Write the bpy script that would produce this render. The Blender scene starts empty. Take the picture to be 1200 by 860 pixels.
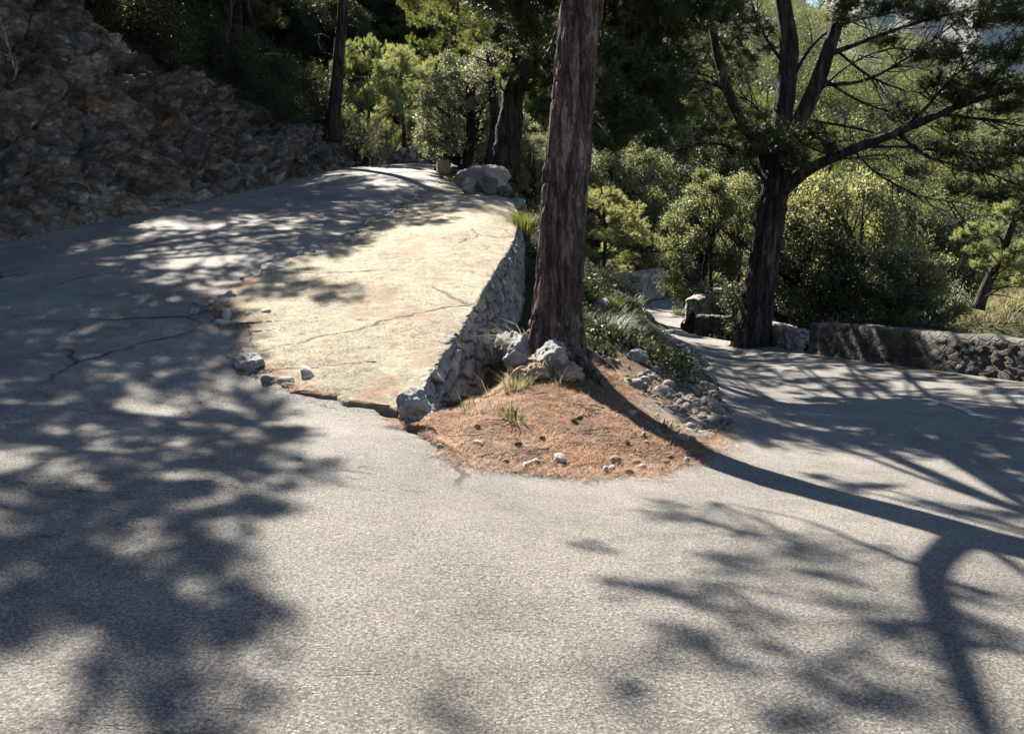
import bpy, bmesh, math
import numpy as np
from mathutils import Vector, Matrix

R0 = np.random.default_rng(7)
scene = bpy.context.scene
COL = scene.collection
# ------------------------------------------------------------------ camera model (1200 x 860 photo)
F, CX, CY = 924.0, 600.0, 430.0
PITCH = math.atan(155.0 / F)
CAMZ = 1.6
cp, sp = math.cos(PITCH), math.sin(PITCH)

def P(px, py, Y):
    v = CY - py
    y = F * cp + v * sp
    z = -F * sp + v * cp
    return np.array([(px - CX) / y * Y, Y, CAMZ + z / y * Y])

def proj(p):
    p = np.asarray(p, float)
    x, y, z = p[..., 0], p[..., 1], p[..., 2] - CAMZ
    d = y * cp - z * sp
    u = y * sp + z * cp
    return CX + F * x / d, CY - F * u / d

SUN_AZ, SUN_EL = math.radians(24), math.radians(43)      # sun stands ahead, left of the view axis
S = np.array([-math.sin(SUN_AZ) * math.cos(SUN_EL), math.cos(SUN_AZ) * math.cos(SUN_EL), math.sin(SUN_EL)])

# ------------------------------------------------------------------ noise
def _h(ix, iy, iz, seed):
    n = (ix.astype(np.int64) * 374761393 + iy.astype(np.int64) * 668265263 + iz.astype(np.int64) * 2147483647 + seed * 974634777) & 0xFFFFFFFF
    n = ((n ^ (n >> 13)) * 1274126177) & 0xFFFFFFFF
    n = ((n ^ (n >> 16)) * 2246822519) & 0xFFFFFFFF
    n = n ^ (n >> 15)
    return (n & 0xFFFFFF) / float(0xFFFFFF)

def vnoise(p, seed=0):
    p = np.asarray(p, float)
    i = np.floor(p).astype(np.int64); f = p - i
    f = f * f * f * (f * (f * 6 - 15) + 10)
    out = 0
    for a in (0, 1):
        wa = f[:, 0] if a else 1 - f[:, 0]
        for b in (0, 1):
            wb = f[:, 1] if b else 1 - f[:, 1]
            for c in (0, 1):
                wc = f[:, 2] if c else 1 - f[:, 2]
                out = out + wa * wb * wc * _h(i[:, 0] + a, i[:, 1] + b, i[:, 2] + c, seed)
    return out * 2 - 1

def fbm(p, octs=4, seed=0, gain=.5):
    p = np.asarray(p, float); out = 0; a = 1.0
    for k in range(octs):
        out = out + a * vnoise(p * (2.03 ** k) + 17.3 * k, seed + k); a *= gain
    return out

def worley(p, seed=0):
    """F1, F2 and a random value of the nearest cell."""
    p = np.asarray(p, float)
    i = np.floor(p).astype(np.int64); f = p - i
    f1 = np.full(len(p), 9.0); f2 = np.full(len(p), 9.0); cid = np.zeros(len(p))
    for a in (-1, 0, 1):
        for b in (-1, 0, 1):
            for c in (-1, 0, 1):
                ix, iy, iz = i[:, 0] + a, i[:, 1] + b, i[:, 2] + c
                dx = a + _h(ix, iy, iz, seed) - f[:, 0]
                dy = b + _h(ix, iy, iz, seed + 1) - f[:, 1]
                dz = c + _h(ix, iy, iz, seed + 2) - f[:, 2]
                d = np.sqrt(dx * dx + dy * dy + dz * dz)
                near = d < f1
                f2 = np.where(near, f1, np.minimum(f2, d))
                cid = np.where(near, _h(ix, iy, iz, seed + 3), cid)
                f1 = np.where(near, d, f1)
    return f1, f2, cid

def worley_off(p, seed=0):
    """F1, F2, cell value and the vector from the cell's centre"""
    p = np.asarray(p, float); i = np.floor(p).astype(np.int64); f = p - i
    f1 = np.full(len(p), 9.0); f2 = np.full(len(p), 9.0); cid = np.zeros(len(p)); ov = np.zeros((len(p), 2))
    for a in (-1, 0, 1):
        for b in (-1, 0, 1):
            ix, iy = i[:, 0] + a, i[:, 1] + b; iz = ix * 0
            dx = a + .1 + .8 * _h(ix, iy, iz, seed) - f[:, 0]; dy = b + .1 + .8 * _h(ix, iy, iz, seed + 1) - f[:, 1]
            d = np.sqrt(dx * dx + dy * dy); near = d < f1
            f2 = np.where(near, f1, np.minimum(f2, d)); cid = np.where(near, _h(ix, iy, iz, seed + 3), cid)
            ov = np.where(near[:, None], -np.stack([dx, dy], 1), ov); f1 = np.where(near, d, f1)
    return f1, f2, cid, ov

def sstep(a, b, x):
    t = np.clip((x - a) / (b - a), 0, 1)
    return t * t * (3 - 2 * t)

def unit(v):
    return v / np.maximum(np.linalg.norm(v, axis=-1, keepdims=True), 1e-9)

def catmull(pts, n):
    pts = np.asarray(pts, float)
    q = np.vstack([2 * pts[0] - pts[1], pts, 2 * pts[-1] - pts[-2]])
    t = np.linspace(0, len(pts) - 1, n); k = np.minimum(t.astype(int), len(pts) - 2); f = (t - k)[:, None]
    a, b, c, d = q[k], q[k + 1], q[k + 2], q[k + 3]
    return .5 * ((2 * b) + (c - a) * f + (2 * a - 5 * b + 4 * c - d) * f * f + (3 * b - a - 3 * c + d) * f ** 3)

def resample(pts, step):
    pts = np.asarray(pts, float)
    s = np.r_[0, np.cumsum(np.linalg.norm(np.diff(pts, axis=0), axis=1))]
    n = max(2, int(s[-1] / step) + 1)
    t = np.linspace(0, s[-1], n)
    return np.stack([np.interp(t, s, pts[:, k]) for k in range(pts.shape[1])], 1)

# ------------------------------------------------------------------ mesh building
def mesh(name, V, quads=None, tris=None, mats=None, parent=None, smooth=False, midx=None):
    V = np.asarray(V, np.float32).reshape(-1, 3)
    quads = np.zeros((0, 4), np.int32) if quads is None else np.asarray(quads, np.int32).reshape(-1, 4)
    tris = np.zeros((0, 3), np.int32) if tris is None else np.asarray(tris, np.int32).reshape(-1, 3)
    me = bpy.data.meshes.new(name)
    me.vertices.add(len(V)); me.vertices.foreach_set('co', V.ravel())
    nl = quads.size + tris.size; npg = len(quads) + len(tris)
    me.loops.add(nl); me.loops.foreach_set('vertex_index', np.r_[quads.ravel(), tris.ravel()].astype(np.int32))
    me.polygons.add(npg)
    st = np.r_[np.arange(len(quads)) * 4, quads.size + np.arange(len(tris)) * 3].astype(np.int32)
    me.polygons.foreach_set('loop_start', st)
    if smooth:
        me.polygons.foreach_set('use_smooth', np.ones(npg, bool))
    for m in (mats if isinstance(mats, (list, tuple)) else [mats]):
        if m is not None: me.materials.append(m)
    if midx is not None:
        me.polygons.foreach_set('material_index', np.asarray(midx, np.int32))
    me.update(calc_edges=True); me.validate()
    o = bpy.data.objects.new(name, me); COL.objects.link(o)
    if parent is not None: o.parent = parent
    return o

def grid_quads(nr, nc, closed=False):
    r = np.arange(nr - 1)[:, None]; c = np.arange(nc if closed else nc - 1)[None, :]
    c2 = (c + 1) % nc
    return np.stack([r * nc + c, r * nc + c2, (r + 1) * nc + c2, (r + 1) * nc + c], -1).reshape(-1, 4)

class Soup:
    """Collects pieces into one mesh."""
    def __init__(self): self.V = []; self.Q = []; self.T = []; self.n = 0
    def add(self, V, Q=None, T=None):
        V = np.asarray(V, np.float32).reshape(-1, 3)
        if Q is not None: self.Q.append(np.asarray(Q) + self.n)
        if T is not None: self.T.append(np.asarray(T) + self.n)
        self.V.append(V); self.n += len(V)
    def tube(self, pts, rad, sides=6, cap=False):
        pts = np.asarray(pts, float); rad = np.asarray(rad, float)
        if len(rad) != len(pts): rad = np.interp(np.linspace(0, 1, len(pts)), np.linspace(0, 1, len(rad)), rad)
        tg = unit(np.gradient(pts, axis=0))
        ref = np.array([0.31, 0.95, 0.05]) if abs(tg[0][2]) > .7 else np.array([0.05, 0.02, 1.0])
        a = unit(np.cross(tg, ref)); b = np.cross(tg, a)
        th = np.linspace(0, 2 * math.pi, sides, endpoint=False)
        V = pts[:, None, :] + rad[:, None, None] * (np.cos(th)[None, :, None] * a[:, None, :] + np.sin(th)[None, :, None] * b[:, None, :])
        self.add(V.reshape(-1, 3), grid_quads(len(pts), sides, True))
    def build(self, name, mat, parent=None, smooth=False):
        if not self.V: return None
        return mesh(name, np.vstack(self.V), np.vstack(self.Q) if self.Q else None, np.vstack(self.T) if self.T else None, mat, parent, smooth)

def ico(level):
    bm = bmesh.new(); bmesh.ops.create_icosphere(bm, subdivisions=level, radius=1)
    V = np.array([v.co[:] for v in bm.verts]); T = np.array([[v.index for v in f.verts] for f in bm.faces]); bm.free()
    return V, T
ICO = {k: ico(k) for k in (1, 2, 3, 4, 5)}

def rock(size, seed, level=3, rough=.05, facets=9, flat=.35):
    r = np.random.default_rng(seed)
    D, T = ICO[level]
    n = unit(r.normal(size=(facets, 3))); off = r.uniform(.62, 1.0, facets)
    c = D @ n.T
    rr = np.min(np.where(c > .05, off[None, :] / np.maximum(c, .05), 9), 1)
    rr = np.minimum(rr, 1.15)
    V = D * rr[:, None]
    V = V * (1 + rough * fbm(V * 2.5 + seed, 4, seed, .6)[:, None])
    return V * np.asarray(size)[None, :], T

def rotz(a):
    c, s = math.cos(a), math.sin(a)
    return np.array([[c, -s, 0], [s, c, 0], [0, 0, 1]])

def rot3(r):
    return np.array(Matrix.Rotation(r.uniform(0, 6.28), 3, Vector(unit(r.normal(size=3)))))

def tag(o, label=None, cat=None, group=None, kind=None):
    if label: o['label'] = label
    if cat: o['category'] = cat
    if group: o['group'] = group
    if kind: o['kind'] = kind
    return o

def empty(name, loc=(0, 0, 0), rz=0.0):
    o = bpy.data.objects.new(name, None); COL.objects.link(o)
    o.empty_display_size = .3; o.location = tuple(float(v) for v in loc); o.rotation_euler = (0, 0, rz)
    return o

def copy_tree(o, loc, rz=0., sc=1.0, label=None, group=None, cat=None):
    c = o.copy(); COL.objects.link(c)
    for k in o.children:
        d = k.copy(); COL.objects.link(d); d.parent = c
    c.location = tuple(float(v) for v in loc); c.rotation_euler = (0, 0, rz)
    c.scale = (sc, sc, sc) if np.isscalar(sc) else sc
    if label: c['label'] = label
    if cat: c['category'] = cat
    if group: c['group'] = group
    elif 'group' in c.keys(): del c['group']
    return c

# ------------------------------------------------------------------ materials
class NT:
    def __init__(self, name):
        self.m = bpy.data.materials.new(name); self.m.use_nodes = True
        self.t = self.m.node_tree; self.t.nodes.clear()
        self.out = self.t.nodes.new('ShaderNodeOutputMaterial')
        self.tc = self.t.nodes.new('ShaderNodeTexCoord')
    def n(self, typ, **kw):
        x = self.t.nodes.new(typ)
        for k, v in kw.items():
            if k in x.inputs:
                self.set(x.inputs[k], v)
            else: setattr(x, k, v)
        return x
    def set(self, sock, v):
        if isinstance(v, bpy.types.NodeSocket): self.t.links.new(v, sock)
        elif isinstance(v, bpy.types.Node): self.t.links.new(v.outputs[0], sock)
        elif hasattr(sock.default_value, '__len__') and not hasattr(v, '__len__'):
            sock.default_value = [v] * len(sock.default_value)
        elif hasattr(v, '__len__') and len(v) == 3 and len(sock.default_value) == 4: sock.default_value = (*v, 1)
        else: sock.default_value = v
    def co(self, scale=(1, 1, 1), rot=(0, 0, 0)):
        mp = self.n('ShaderNodeMapping'); self.t.links.new(self.tc.outputs['Object'], mp.inputs['Vector'])
        mp.inputs['Scale'].default_value = scale; mp.inputs['Rotation'].default_value = rot
        return mp.outputs[0]
    def noise(self, scale, detail=5, rough=.6, vec=None, dist=0.0):
        x = self.n('ShaderNodeTexNoise'); x.inputs['Scale'].default_value = scale; x.inputs['Detail'].default_value = detail
        x.inputs['Roughness'].default_value = rough; x.inputs['Distortion'].default_value = dist
        self.t.links.new(vec or self.tc.outputs['Object'], x.inputs['Vector'])
        return x.outputs[0]
    def voro(self, scale, feature='F1', vec=None, out=0):
        x = self.n('ShaderNodeTexVoronoi', feature=feature); x.inputs['Scale'].default_value = scale
        self.t.links.new(vec or self.tc.outputs['Object'], x.inputs['Vector'])
        return x.outputs[out]
    def ramp(self, fac, stops, interp='LINEAR'):
        x = self.n('ShaderNodeValToRGB'); x.color_ramp.interpolation = interp
        e = x.color_ramp.elements
        while len(e) < len(stops): e.new(.5)
        for k, (p, c) in enumerate(stops):
            e[k].position = p; e[k].color = (*c, 1) if hasattr(c, '__len__') else (c, c, c, 1)
        self.set(x.inputs[0], fac); return x.outputs[0]
    def mix(self, fac, a, b, mode='MIX'):
        x = self.n('ShaderNodeMix', data_type='RGBA', blend_type=mode)
        self.set(x.inputs[0], fac); self.set(x.inputs[6], a); self.set(x.inputs[7], b)
        return x.outputs[2]
    def math(self, op, a, b=0.0, c=None):
        x = self.n('ShaderNodeMath', operation=op); self.set(x.inputs[0], a); self.set(x.inputs[1], b)
        if c is not None: self.set(x.inputs[2], c)
        return x.outputs[0]
    def bump(self, h, strength=.5, dist=.02, normal=None):
        x = self.n('ShaderNodeBump'); x.inputs['Strength'].default_value = strength; x.inputs['Distance'].default_value = dist
        self.set(x.inputs['Height'], h)
        if normal is not None: self.set(x.inputs['Normal'], normal)
        return x.outputs[0]
    def bsdf(self, col, rough=.9, normal=None, spec=.3):
        b = self.n('ShaderNodeBsdfPrincipled')
        self.set(b.inputs['Base Color'], col); self.set(b.inputs['Roughness'], rough)
        b.inputs['Specular IOR Level'].default_value = spec
        if normal is not None: self.set(b.inputs['Normal'], normal)
        self.t.links.new(b.outputs[0], self.out.inputs[0]); return b

def pos_z(N):
    x = N.n('ShaderNodeSeparateXYZ'); N.t.links.new(N.tc.outputs['Object'], x.inputs[0]); return x.outputs

def warp_co(N, scale, amt, detail=6):
    """object coordinates pushed about by noise"""
    mv = N.n('ShaderNodeMix', data_type='VECTOR'); mv.inputs[0].default_value = amt
    N.t.links.new(N.tc.outputs['Object'], mv.inputs[4])
    nz = N.n('ShaderNodeTexNoise'); nz.inputs['Scale'].default_value = scale; nz.inputs['Detail'].default_value = detail; nz.inputs['Roughness'].default_value = .65
    N.t.links.new(N.tc.outputs['Object'], nz.inputs['Vector']); N.t.links.new(nz.outputs['Color'], mv.inputs[5])
    return mv.outputs[1]

def mat_asphalt():
    N = NT('asphalt')
    big = N.noise(.4, 5, .62); mid = N.noise(2.6, 8, .72); fine = N.noise(66, 6, .8)
    base = N.ramp(big, [(.3, (.128, .122, .114)), (.7, (.19, .18, .167))])
    base = N.mix(.6, base, N.ramp(mid, [(.28, (.5, .5, .52)), (.5, (.95, .94, .92)), (.72, (1.4, 1.36, 1.28))]), 'MULTIPLY')
    base = N.mix(.85, base, N.ramp(fine, [(.36, (.18, .18, .19)), (.5, (.9, .9, .9)), (.62, (2.0, 1.95, 1.85))]), 'MULTIPLY')
    # pale chippings worn out of the tar
    v = N.voro(70, 'F1', out=1); d = N.voro(70, 'F1'); sx = N.n('ShaderNodeSeparateColor'); N.set(sx.inputs[0], v)
    chip = N.math('MULTIPLY', N.ramp(sx.outputs[0], [(.6, 0.), (.85, 1.)]), N.ramp(d, [(.2, 1.), (.5, 0.)]))
    base = N.mix(N.math('MULTIPLY', chip, .75), base, (.34, .33, .31))
    # tyre polished bands and oil, wandering with the bend
    st = N.noise(.9, 4, .6, vec=N.co((1, .35, 1), (0, 0, .35)), dist=.4)
    base = N.mix(.7, base, N.ramp(st, [(.3, .66), (.5, 1.0), (.7, 1.2)]), 'MULTIPLY')
    spot = N.ramp(N.noise(2.1, 3, .5, dist=.3), [(.66, 0.), (.74, 1.)])
    base = N.mix(N.math('MULTIPLY', spot, .4), base, (.06, .056, .052))
    grit = N.ramp(N.noise(11, 6, .8), [(.6, 0.), (.7, 1.)])
    base = N.mix(N.math('MULTIPLY', grit, .35), base, (.27, .235, .19))
    de = N.voro(.5, 'DISTANCE_TO_EDGE', vec=warp_co(N, 1.5, .3))
    crack = N.math('MULTIPLY', N.ramp(de, [(.0, 1.0), (.006, .9), (.014, 0.0)]), N.ramp(N.noise(.3, 3, .5), [(.52, 0.0), (.6, 1.0)]))
    xyz = pos_z(N)
    left = N.ramp(N.math('MULTIPLY_ADD', xyz[0], -.25, .35), [(.2, 0.), (.5, 1.)])
    crack = N.math('MULTIPLY', crack, left)
    # fine cracks combed along the inside of the bend
    fc = N.noise(3.2, 4, .5, vec=N.co((.35, 1.5, 1), (0, 0, -.45)), dist=.8)
    fcr = N.math('MULTIPLY', N.ramp(N.math('ABSOLUTE', N.math('SUBTRACT', fc, .5)), [(.0, 1.), (.006, 0.)]), N.math('MULTIPLY', left, N.ramp(N.noise(.5, 3), [(.48, 0.), (.56, 1.)])))
    crack = N.math('MAXIMUM', crack, N.math('MULTIPLY', fcr, .8))
    base = N.mix(crack, base, (.028, .026, .025))
    h = N.math('SUBTRACT', N.math('ADD', fine, N.math('MULTIPLY', chip, .4)), N.math('MULTIPLY', crack, 1.2))
    nrm = N.bump(h, 1.0, .025)
    nrm = N.bump(N.noise(6, 6, .7), .4, .03, nrm)
    N.bsdf(base, N.ramp(mid, [(.3, .72), (.7, .92)]), nrm, .2)
    return N.m

def mat_concrete():
    N = NT('old_concrete')
    big = N.noise(.8, 7, .68); fine = N.noise(27, 8, .85); mid = N.noise(6.5, 9, .78); grit = N.noise(140, 3, .7)
    streak = N.noise(2.2, 8, .74, vec=N.co((1.3, .4, 1), (0, 0, .25)))
    base = N.ramp(big, [(.25, (.235, .20, .15)), (.5, (.295, .263, .192)), (.75, (.35, .32, .24))])
    base = N.mix(.75, base, N.ramp(mid, [(.28, .42), (.48, .95), (.7, 1.3)]), 'MULTIPLY')
    base = N.mix(.6, base, N.ramp(streak, [(.3, .72), (.5, 1.0), (.7, 1.15)]), 'MULTIPLY')
    base = N.mix(.75, base, N.ramp(fine, [(.37, .3), (.5, 1.0), (.62, 1.5)]), 'MULTIPLY')
    base = N.mix(.5, base, N.ramp(grit, [(.3, .6), (.7, 1.4)]), 'MULTIPLY')
    att = N.n('ShaderNodeAttribute', attribute_name='drift')
    pm = N.math('ADD', N.math('MULTIPLY', att.outputs['Fac'], 1.0), N.math('MULTIPLY', N.math('SUBTRACT', fine, .5), 2.2))
    pm = N.math('ADD', pm, N.math('MULTIPLY', N.math('SUBTRACT', mid, .5), 1.4))
    base = N.mix(N.math('MULTIPLY', N.ramp(pm, [(.46, 0.), (.9, 1.)]), .9), base, N.ramp(grit, [(.3, (.13, .05, .025)), (.7, (.30, .14, .07))]))
    de = N.voro(.42, 'DISTANCE_TO_EDGE', vec=warp_co(N, 1.3, .38, 8))
    crack = N.math('MULTIPLY', N.ramp(de, [(.0, 1.0), (.005, .8), (.012, 0.0)]), N.ramp(N.noise(.6, 4), [(.46, 0.), (.56, 1.)]))
    base = N.mix(N.math('MULTIPLY', crack, .75), base, (.07, .05, .038))
    h = N.math('SUBTRACT', N.math('ADD', N.math('MULTIPLY', fine, .7), mid), N.math('MULTIPLY', crack, .7))
    N.bsdf(base, .93, N.bump(h, 1.0, .06), .2)
    return N.m

def mat_ground():
    N = NT('forest_floor')
    big = N.noise(.6, 6, .65); st = N.mix(.45, N.noise(26, 7, .8, dist=1.2), N.noise(5, 7, .75, dist=.5)); fine = N.noise(90, 4, .8)
    soil = N.ramp(st, [(.28, (.035, .022, .014)), (.5, (.10, .062, .04)), (.75, (.2, .145, .1))])
    need = N.mix(N.ramp(N.noise(1.7, 6, .7), [(.42, 0.), (.58, 1.)]), N.ramp(st, [(.34, (.03, .02, .014)), (.5, (.10, .066, .045)), (.7, (.2, .15, .11))]), N.ramp(st, [(.32, (.04, .021, .012)), (.5, (.135, .068, .038)), (.7, (.24, .15, .098))]))
    grav = N.ramp(N.voro(16, 'F1', out=1), [(.2, (.1, .09, .08)), (.7, (.24, .225, .2))])
    xyz = pos_z(N)
    # needles lie on the sunny nose of the bank, broken stone lies on its road side
    w = N.math('ADD', N.math('MULTIPLY', N.math('SUBTRACT', xyz[0], 1.35), .9), N.math('MULTIPLY', N.math('SUBTRACT', big, .5), 2.4))
    base = N.mix(N.ramp(w, [(.2, 0.), (.8, 1.)]), need, N.mix(N.ramp(big, [(.45, 0), (.6, 1)]), soil, grav))
    far = N.ramp(N.math('MULTIPLY', N.math('SUBTRACT', xyz[1], 10.0), .2), [(.0, 0.), (1., 1.)])
    green = N.ramp(st, [(.3, (.018, .022, .010)), (.55, (.05, .052, .024)), (.8, (.12, .1, .055))])
    base = N.mix(far, base, green)
    base = N.mix(.5, base, N.ramp(fine, [(.3, .5), (.7, 1.5)]), 'MULTIPLY')
    h = N.math('ADD', st, N.math('MULTIPLY', fine, .4))
    N.bsdf(base, .95, N.bump(h, .9, .06), .15)
    return N.m

def mat_rock(name, c0, c1, c2, scale=1.0, rust=0.0, lichen=0.3, masonry=False, island=0.0, attr=False):
    N = NT(name)
    big = N.noise(1.1 * scale, 7, .68, dist=.5); mid = N.noise(7 * scale, 8, .75); fine = N.noise(50 * scale, 4, .75)
    base = N.ramp(big, [(.28, c0), (.5, c1), (.74, c2)])
    base = N.mix(.75, base, N.ramp(mid, [(.25, .42), (.5, 1.0), (.78, 1.55)]), 'MULTIPLY')
    base = N.mix(.5, base, N.ramp(fine, [(.3, .6), (.7, 1.4)]), 'MULTIPLY')
    joint = None
    if island:
        g = N.n('ShaderNodeNewGeometry')
        base = N.mix(island, base, N.ramp(g.outputs['Random Per Island'], [(0., (.55, .56, .6)), (.35, (.9, .88, .86)), (.65, (1.1, 1.06, 1.0)), (1., (1.5, 1.42, 1.3))]), 'MULTIPLY')
    if attr:                                                      # every laid stone has its own tone, the joints hold earth
        a1 = N.n('ShaderNodeAttribute', attribute_name='stone'); a2 = N.n('ShaderNodeAttribute', attribute_name='joint')
        base = N.mix(.85, base, N.ramp(N.math('FRACT', N.math('MULTIPLY', a1.outputs['Fac'], 5.3)), [(0., (.6, .6, .63)), (.4, (.95, .93, .9)), (.7, (1.08, 1.0, .93)), (1., (1.35, 1.3, 1.22))]), 'MULTIPLY')
        base = N.mix(a2.outputs['Fac'], N.mix(.85, base, (.02, .016, .013)), base)
    if masonry:
        mp = N.n('ShaderNodeMapping'); N.t.links.new(warp_co(N, 5.0, .07, 4), mp.inputs['Vector']); mp.inputs['Scale'].default_value = (4.2, 4.2, 6.2)
        de = N.voro(1.0, 'DISTANCE_TO_EDGE', vec=mp.outputs[0]); cc = N.n('ShaderNodeSeparateColor'); N.set(cc.inputs[0], N.voro(1.0, 'F1', vec=mp.outputs[0], out=1))
        joint = N.ramp(de, [(.02, 0.), (.09, 1.)])
        base = N.mix(.8, base, N.ramp(cc.outputs[0], [(0., (.5, .5, .52)), (.5, (1., .97, .93)), (1., (1.6, 1.52, 1.4))]), 'MULTIPLY')
        base = N.mix(joint, N.mix(.5, base, (.05, .045, .038)), base)
    if lichen:
        base = N.mix(N.math('MULTIPLY', N.ramp(N.noise(4.5 * scale, 7, .8), [(.55, 0), (.63, 1)]), lichen), base, (.42, .41, .38))
    if rust:
        base = N.mix(N.math('MULTIPLY', N.ramp(N.noise(.55 * scale, 6, .65, dist=.8), [(.5, 0), (.64, 1)]), rust), base, N.ramp(mid, [(.3, (.10, .04, .018)), (.7, (.27, .125, .06))]))
    h = N.math('ADD', mid, N.math('MULTIPLY', fine, .35))
    if joint is not None: h = N.math('ADD', h, N.math('MULTIPLY', joint, 1.2))
    N.bsdf(base, .88, N.bump(h, .8, .07 / scale), .3)
    return N.m

def mat_cliff():
    N = NT('cut_rock')
    v = N.co((1, 1, 1), (0.0, .6, .35))
    mp = N.co((1.5, .9, 1.9), (.45, .2, .1))
    st = N.noise(1.3, 8, .72, vec=mp, dist=.4); big = N.noise(.33, 6, .62, dist=1.0); mid = N.noise(6, 8, .78); fine = N.noise(34, 4, .75)
    grey = N.ramp(st, [(.28, (.066, .062, .062)), (.5, (.145, .134, .126)), (.72, (.27, .25, .23))])
    earth = N.ramp(st, [(.3, (.045, .028, .018)), (.55, (.12, .074, .047)), (.78, (.22, .155, .105))])
    base = N.mix(N.ramp(big, [(.42, 0.), (.66, .9)]), grey, earth)
    base = N.mix(.75, base, N.ramp(mid, [(.28, .4), (.5, 1.), (.76, 1.7)]), 'MULTIPLY')
    base = N.mix(.5, base, N.ramp(fine, [(.3, .55), (.7, 1.45)]), 'MULTIPLY')
    for sc_, am in ((1.1, .5), (3.2, .6), (9., .5)):
        mq = N.n('ShaderNodeMapping'); N.t.links.new(warp_co(N, 2.2 * sc_, .16 / sc_, 4), mq.inputs['Vector']); mq.inputs['Rotation'].default_value = (.3, .62, .2); mq.inputs['Scale'].default_value = (sc_ * .75, sc_ * .75, sc_ * 1.5)
        cc = N.n('ShaderNodeSeparateColor'); N.set(cc.inputs[0], N.voro(1.0, 'F1', vec=mq.outputs[0], out=1))
        base = N.mix(am, base, N.ramp(cc.outputs[0], [(0., (.35, .35, .37)), (.5, (.9, .88, .86)), (.85, (1.35, 1.3, 1.2)), (1., (2.3, 2.2, 2.0))]), 'MULTIPLY')
    xyz = pos_z(N)
    # the wooded slope above the cut carries leaf mould instead of bare rock
    att = N.n('ShaderNodeAttribute', attribute_name='mould')
    mould = N.ramp(mid, [(.3, (.014, .015, .008)), (.6, (.045, .043, .022)), (.8, (.1, .085, .045))])
    base = N.mix(att.outputs['Fac'], base, mould)
    h = N.math('ADD', N.math('MULTIPLY', st, 1.5), N.math('ADD', mid, N.math('MULTIPLY', fine, .3)))
    N.bsdf(base, .85, N.bump(h, .9, .12), .3)
    return N.m

def mat_bark(name, dark, light, sc=1.0):
    N = NT(name)
    w = warp_co(N, 3.0, .12, 5)
    mp = N.n('ShaderNodeMapping'); N.t.links.new(w, mp.inputs['Vector']); mp.inputs['Scale'].default_value = (1, 1, .11)
    ridge = N.noise(17 * sc, 7, .66, vec=mp.outputs[0]); nz = N.noise(42 * sc, 7, .8, vec=N.co((1, 1, .35))); big = N.noise(2.2, 5, .65)
    plates = N.noise(7 * sc, 5, .7, vec=N.co((1, 1, .45)), dist=.6)
    fis = N.ramp(ridge, [(.36, 0.), (.46, .55), (.56, 1.)])
    base = N.mix(N.ramp(nz, [(.3, 0.), (.7, 1.)]), dark, light)
    base = N.mix(.6, base, N.ramp(plates, [(.3, .5), (.7, 1.5)]), 'MULTIPLY')
    base = N.mix(.6, base, N.ramp(big, [(.3, .6), (.7, 1.35)]), 'MULTIPLY')
    base = N.mix(1.0, base, N.ramp(fis, [(0., .2), (1., 1.1)]), 'MULTIPLY')
    base = N.mix(N.math('MULTIPLY', N.ramp(N.noise(9 * sc, 6, .8, vec=N.co((1, 1, .5))), [(.62, 0), (.68, 1)]), .5), base, (.3, .27, .24))
    h = N.math('ADD', N.math('MULTIPLY', fis, 1.4), N.math('MULTIPLY', nz, .5))
    N.bsdf(base, .92, N.bump(h, 1.0, .05 / sc), .2)
    return N.m

def mat_leaf(name, cols, trans=.35, gloss=.35, tcol=None, rough=.5):
    N = NT(name)
    g = N.n('ShaderNodeNewGeometry')
    rnd = g.outputs['Random Per Island']
    col = N.ramp(rnd, [(k / (len(cols) - 1), c) for k, c in enumerate(cols)])
    cl = N.noise(1.3, 3, .6)
    col = N.mix(.55, col, N.ramp(cl, [(.3, (.6, .66, .6)), (.7, (1.35, 1.3, 1.15))]), 'MULTIPLY')
    oi = N.n('ShaderNodeObjectInfo')
    col = N.mix(.45, col, N.ramp(oi.outputs['Random'], [(0., (.7, .8, .75)), (.5, (1., 1., 1.)), (1., (1.3, 1.15, .9))]), 'MULTIPLY')
    b = N.n('ShaderNodeBsdfPrincipled'); N.set(b.inputs['Base Color'], col); b.inputs['Roughness'].default_value = rough
    b.inputs['Specular IOR Level'].default_value = gloss
    t = N.n('ShaderNodeBsdfTranslucent')
    N.set(t.inputs[0], N.mix(1.0, col, tcol or (1.5, 1.45, .7), 'MULTIPLY'))
    mx = N.n('ShaderNodeMixShader'); mx.inputs[0].default_value = trans
    N.t.links.new(b.outputs[0], mx.inputs[1]); N.t.links.new(t.outputs[0], mx.inputs[2])
    N.t.links.new(mx.outputs[0], N.out.inputs[0])
    return N.m

def mat_paint():
    N = NT('worn_road_paint')
    w = N.ramp(N.noise(14, 6, .75), [(.42, 0.), (.6, 1.)])
    N.bsdf(N.mix(w, (.15, .145, .135), (.36, .35, .33)), .8, N.bump(N.noise(120, 3), .4, .01), .2)
    return N.m

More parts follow.
